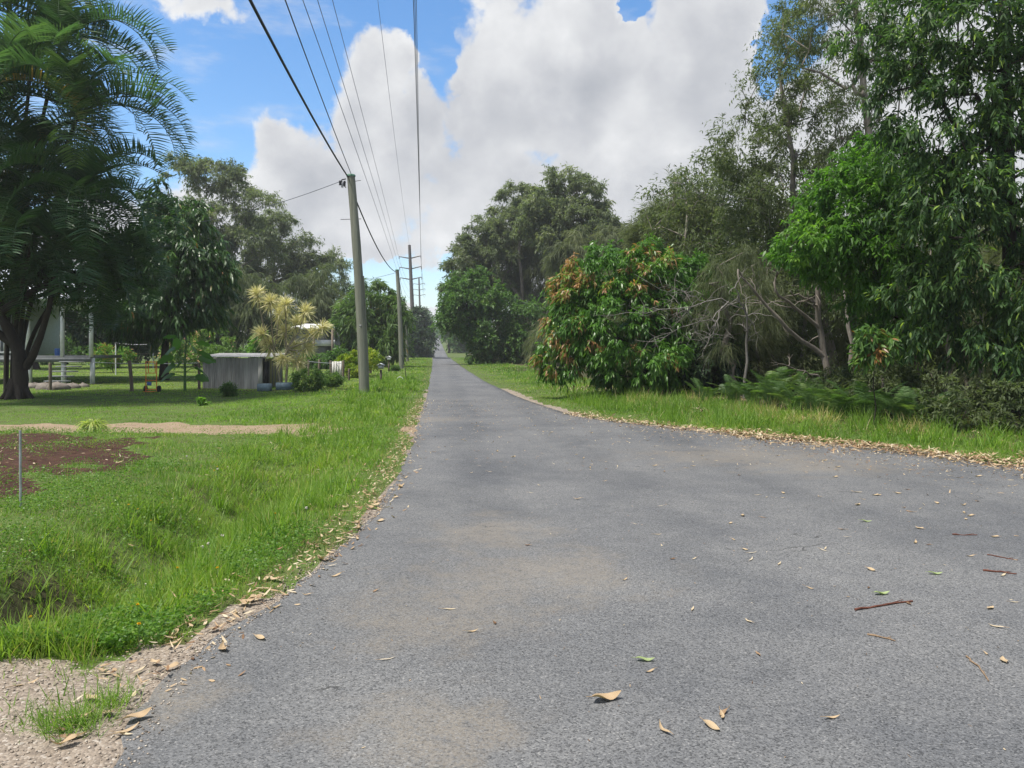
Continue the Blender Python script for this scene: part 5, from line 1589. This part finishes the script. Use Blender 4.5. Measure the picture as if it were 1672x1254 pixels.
flower('white_flower', 'petalw', 'small white clover flower in the bank grass', 'white flowers in the bank grass', [(238, 895), (397, 830), (340, 880), (330, 893), (363, 882), (500, 860), (355, 770), (305, 765)], .015, .18)
flower('yellow_flower', 'petaly', 'small yellow flower in the bank grass', 'yellow flowers in the bank grass', [(268, 905), (265, 815), (225, 830), (247, 832), (355, 765), (450, 855), (355, 960), (50, 1040), (225, 1025), (290, 945), (350, 770), (210, 830), (227, 1062)], .012, .14)

# dark strip at the crest, painting shade that falls across the lane
mb = MB(); yy = np.array([112., 116, 120.])
rows = []
for y in yy: rows += [(float(XL(y)) + .05, y, float(zr(y)) + .075), (float(XR(y)) - .05, y, float(zr(y)) + .075)]
mb.add(rows, [[0, 1, 3, 2], [2, 3, 5, 4]])
tag(mb.build('painted_lane_shade', M['laneshade']), 'dark painted shade band across the lane at the dip', kind='structure')

# ------------------------------------------------------------------ sky
SUN_EL, SUN_AZ = math.radians(66), math.radians(240)     # azimuth clockwise from +Y
w = bpy.data.worlds.new('World'); scene.world = w; w.use_nodes = True
nt = w.node_tree
for n in list(nt.nodes): nt.nodes.remove(n)
b = NB(nt)
sky = b.n('ShaderNodeTexSky', sky_type='NISHITA'); sky.sun_disc = False
sky.sun_elevation = SUN_EL; sky.sun_rotation = SUN_AZ; sky.air_density = 1.0; sky.dust_density = .6; sky.ozone_density = 1.6
hs = b.n('ShaderNodeHueSaturation'); hs.inputs['Saturation'].default_value = 1.28; hs.inputs['Value'].default_value = 1.0
b.l(sky.outputs[0], hs.inputs['Color'])
bg1 = b.n('ShaderNodeBackground'); b.l(hs.outputs[0], bg1.inputs[0]); bg1.inputs[1].default_value = .09
dirv = b.n('ShaderNodeTexCoord').outputs['Generated']
sx = b.n('ShaderNodeSeparateXYZ'); b.l(dirv, sx.inputs[0])
wn = b.n('ShaderNodeTexNoise'); b.l(dirv, wn.inputs[0]); wn.inputs['Scale'].default_value = 7; wn.inputs['Detail'].default_value = 8; wn.inputs['Roughness'].default_value = .6
ws = b.n('ShaderNodeSeparateColor'); b.l(wn.outputs['Color'], ws.inputs[0])
az = b.m('ADD', b.m('ARCTAN2', sx.outputs[0], sx.outputs[1]), b.m('MULTIPLY', b.m('SUBTRACT', ws.outputs[0], .5), .20))
el = b.m('ADD', b.m('ARCSINE', sx.outputs[2]), b.m('MULTIPLY', b.m('SUBTRACT', ws.outputs[1], .5), .17))


def azel(px, py):
    a = math.atan((px - CX) / F); e = math.atan((HY - py) / math.hypot(F, px - CX)); return a, e


n1 = b.noise(dirv, 5.5, 9, .56, .15)
n2 = b.noise(dirv, 2.2, 6, .5)
blobs = [(520, 320, 135, 105), (445, 245, 45, 40), (470, 300, 90, 80), (600, 130, 62, 62), (590, 220, 70, 80), (690, 230, 75, 95), (800, 185, 100, 170), (930, 150, 240, 230), (1130, 130, 120, 220), (900, 330, 420, 130), (1150, 300, 300, 260), (560, 400, 260, 60), (1000, 420, 500, 60), (340, 420, 240, 140), (710, 500, 60, 26), (1500, 200, 260, 400), (330, 4, 85, 26), (-300, 300, 300, 120)]
acc = None
for (px, py, rx, ry) in blobs:
    a0, e0 = azel(px, py)
    dx = b.m('DIVIDE', b.m('SUBTRACT', az, a0), rx / F * math.cos(a0) ** 2 * 1.0)
    dy = b.m('DIVIDE', b.m('SUBTRACT', el, e0), ry / F * .93)
    d = b.m('SQRT', b.m('ADD', b.m('MULTIPLY', dx, dx), b.m('MULTIPLY', dy, dy)))
    sc = min(rx, ry) / 100.
    v = b.m('MULTIPLY', b.m('SUBTRACT', 1.0, d), min(1.0, max(.35, sc)))
    acc = v if acc is None else b.m('SMOOTH_MAX', acc, v, .12)
# clouds elsewhere in the sky, outside the view
away = b.m('ADD', b.sst(b.m('ABSOLUTE', az), .72, 1.0), b.sst(el, .55, .8))
gen = b.m('MULTIPLY', b.m('SUBTRACT', n2, .44), 3.0)
acc = b.m('MAXIMUM', acc, b.m('SUBTRACT', gen, b.m('MULTIPLY', b.m('SUBTRACT', 1.0, b.m('MINIMUM', away, 1.0)), 9.0)))
n4 = b.noise(dirv, 17, 7, .6, .1)
nn = b.m('ADD', b.m('MULTIPLY', b.m('SUBTRACT', n1, .5), 1.7), b.m('MULTIPLY', b.m('SUBTRACT', n4, .5), .75))
fld = b.m('ADD', acc, nn)
# openings of blue
for (px, py, rx, ry, k) in [(1020, 4, 36, 28, 1.4), (1262, 60, 50, 80, 2.), (665, 462, 90, 44, 2.2), (690, 50, 60, 80, .7)]:
    a0, e0 = azel(px, py)
    dx = b.m('DIVIDE', b.m('SUBTRACT', az, a0), rx / F); dy = b.m('DIVIDE', b.m('SUBTRACT', el, e0), ry / F)
    d = b.m('SQRT', b.m('ADD', b.m('MULTIPLY', dx, dx), b.m('MULTIPLY', dy, dy)))
    fld = b.m('SUBTRACT', fld, b.m('MULTIPLY', b.sst(d, 1.2, .1), k))
mask = b.sst(fld, -.05, .20)
a0, e0 = azel(705, 497)
dx = b.m('DIVIDE', b.m('SUBTRACT', az, a0), 55 / F); dy = b.m('DIVIDE', b.m('SUBTRACT', el, e0), 18 / F)
d = b.m('ADD', b.m('SQRT', b.m('ADD', b.m('MULTIPLY', dx, dx), b.m('MULTIPLY', dy, dy))), b.m('MULTIPLY', b.m('SUBTRACT', n1, .5), 1.5))
mask = b.m('MAXIMUM', mask, b.sst(d, 1.05, .85))
# thin veil wisps in the blue
veil = b.noise(b.vm('MULTIPLY', dirv, (2.5, 2.5, 9)), 3.0, 6, .6)
mask = b.m('MAXIMUM', mask, b.m('MULTIPLY', b.sst(veil, .52, .78), .45))
# relief: compare the noise field with a sample shifted towards the light
sh = b.n('ShaderNodeVectorMath', operation='ADD'); b.l(dirv, sh.inputs[0]); sh.inputs[1].default_value = (-.020, 0, .034)
n1b = b.noise(sh.outputs[0], 5.5, 7, .52, .15)
n3 = b.noise(dirv, 3.4, 5, .55)
rel = b.m('ADD', b.m('MULTIPLY', b.m('SUBTRACT', n1, n1b), 1.5), b.m('MULTIPLY', b.m('SUBTRACT', n4, .5), .35))
edge = b.sst(fld, .75, .0)
br = b.m('ADD', b.m('ADD', .64, rel), b.m('MULTIPLY', edge, .24))
br = b.m('ADD', br, b.m('MULTIPLY', b.m('SUBTRACT', n3, .5), .38))
low = b.sst(sx.outputs[2], .20, .03)
br = b.m('SUBTRACT', br, b.m('MULTIPLY', low, .04))
ccol = b.ramp(br, [(.30, (.40, .425, .47)), (.62, (.575, .59, .625)), (.85, (.74, .75, .77)), (1.0, (.88, .89, .90))])
bg2 = b.n('ShaderNodeBackground'); b.l(ccol, bg2.inputs[0]); bg2.inputs[1].default_value = .455
mx = b.n('ShaderNodeMixShader'); b.l(mask, mx.inputs[0]); b.l(bg1.outputs[0], mx.inputs[1]); b.l(bg2.outputs[0], mx.inputs[2])
ow = b.n('ShaderNodeOutputWorld'); b.l(mx.outputs[0], ow.inputs[0])

sl = bpy.data.lights.new('sun', 'SUN'); sl.energy = 3.1; sl.angle = math.radians(8); sl.color = (1, .95, .87)
so = bpy.data.objects.new('sun', sl); COL.objects.link(so)
sd = Vector((math.sin(SUN_AZ) * math.cos(SUN_EL), math.cos(SUN_AZ) * math.cos(SUN_EL), math.sin(SUN_EL)))
so.rotation_euler = sd.to_track_quat('Z', 'Y').to_euler(); so.location = (0, -5, 30)

# thin humid air
mb = MB(); mb.box((0, 700, 24.), (1900, 1660, 62.)); 
hm, hnt = newmat('humid_air'); hb_ = NB(hnt)
pv = hb_.n('ShaderNodeVolumePrincipled'); pv.inputs['Color'].default_value = (.93, .96, 1, 1); pv.inputs['Density'].default_value = .0005; pv.inputs['Anisotropy'].default_value = .2
hb_.l(pv.outputs[0], hb_.n('ShaderNodeOutputMaterial').inputs['Volume'])
ho = mb.build('haze', hm); tag(ho, 'thin pale humid air over the whole road', kind='stuff')
# ------------------------------------------------------------------ camera and render
cam = bpy.data.cameras.new('camera'); cam.sensor_width = 36; cam.lens = F / 1672 * 36
cam.shift_y = -(627 - HY) / 1672; cam.clip_end = 4000; cam.clip_start = .05
co = bpy.data.objects.new('camera', cam); COL.objects.link(co)
co.location = (0, 0, EYE); co.rotation_euler = (PI / 2, 0, 0); scene.camera = co
scene.view_settings.view_transform = 'Standard'; scene.view_settings.look = 'None'
scene.view_settings.exposure = 1.22; scene.view_settings.gamma = 1
cy = scene.cycles
cy.max_bounces = 6; cy.diffuse_bounces = 3; cy.transmission_bounces = 3; cy.glossy_bounces = 2; cy.caustics_reflective = False; cy.caustics_refractive = False
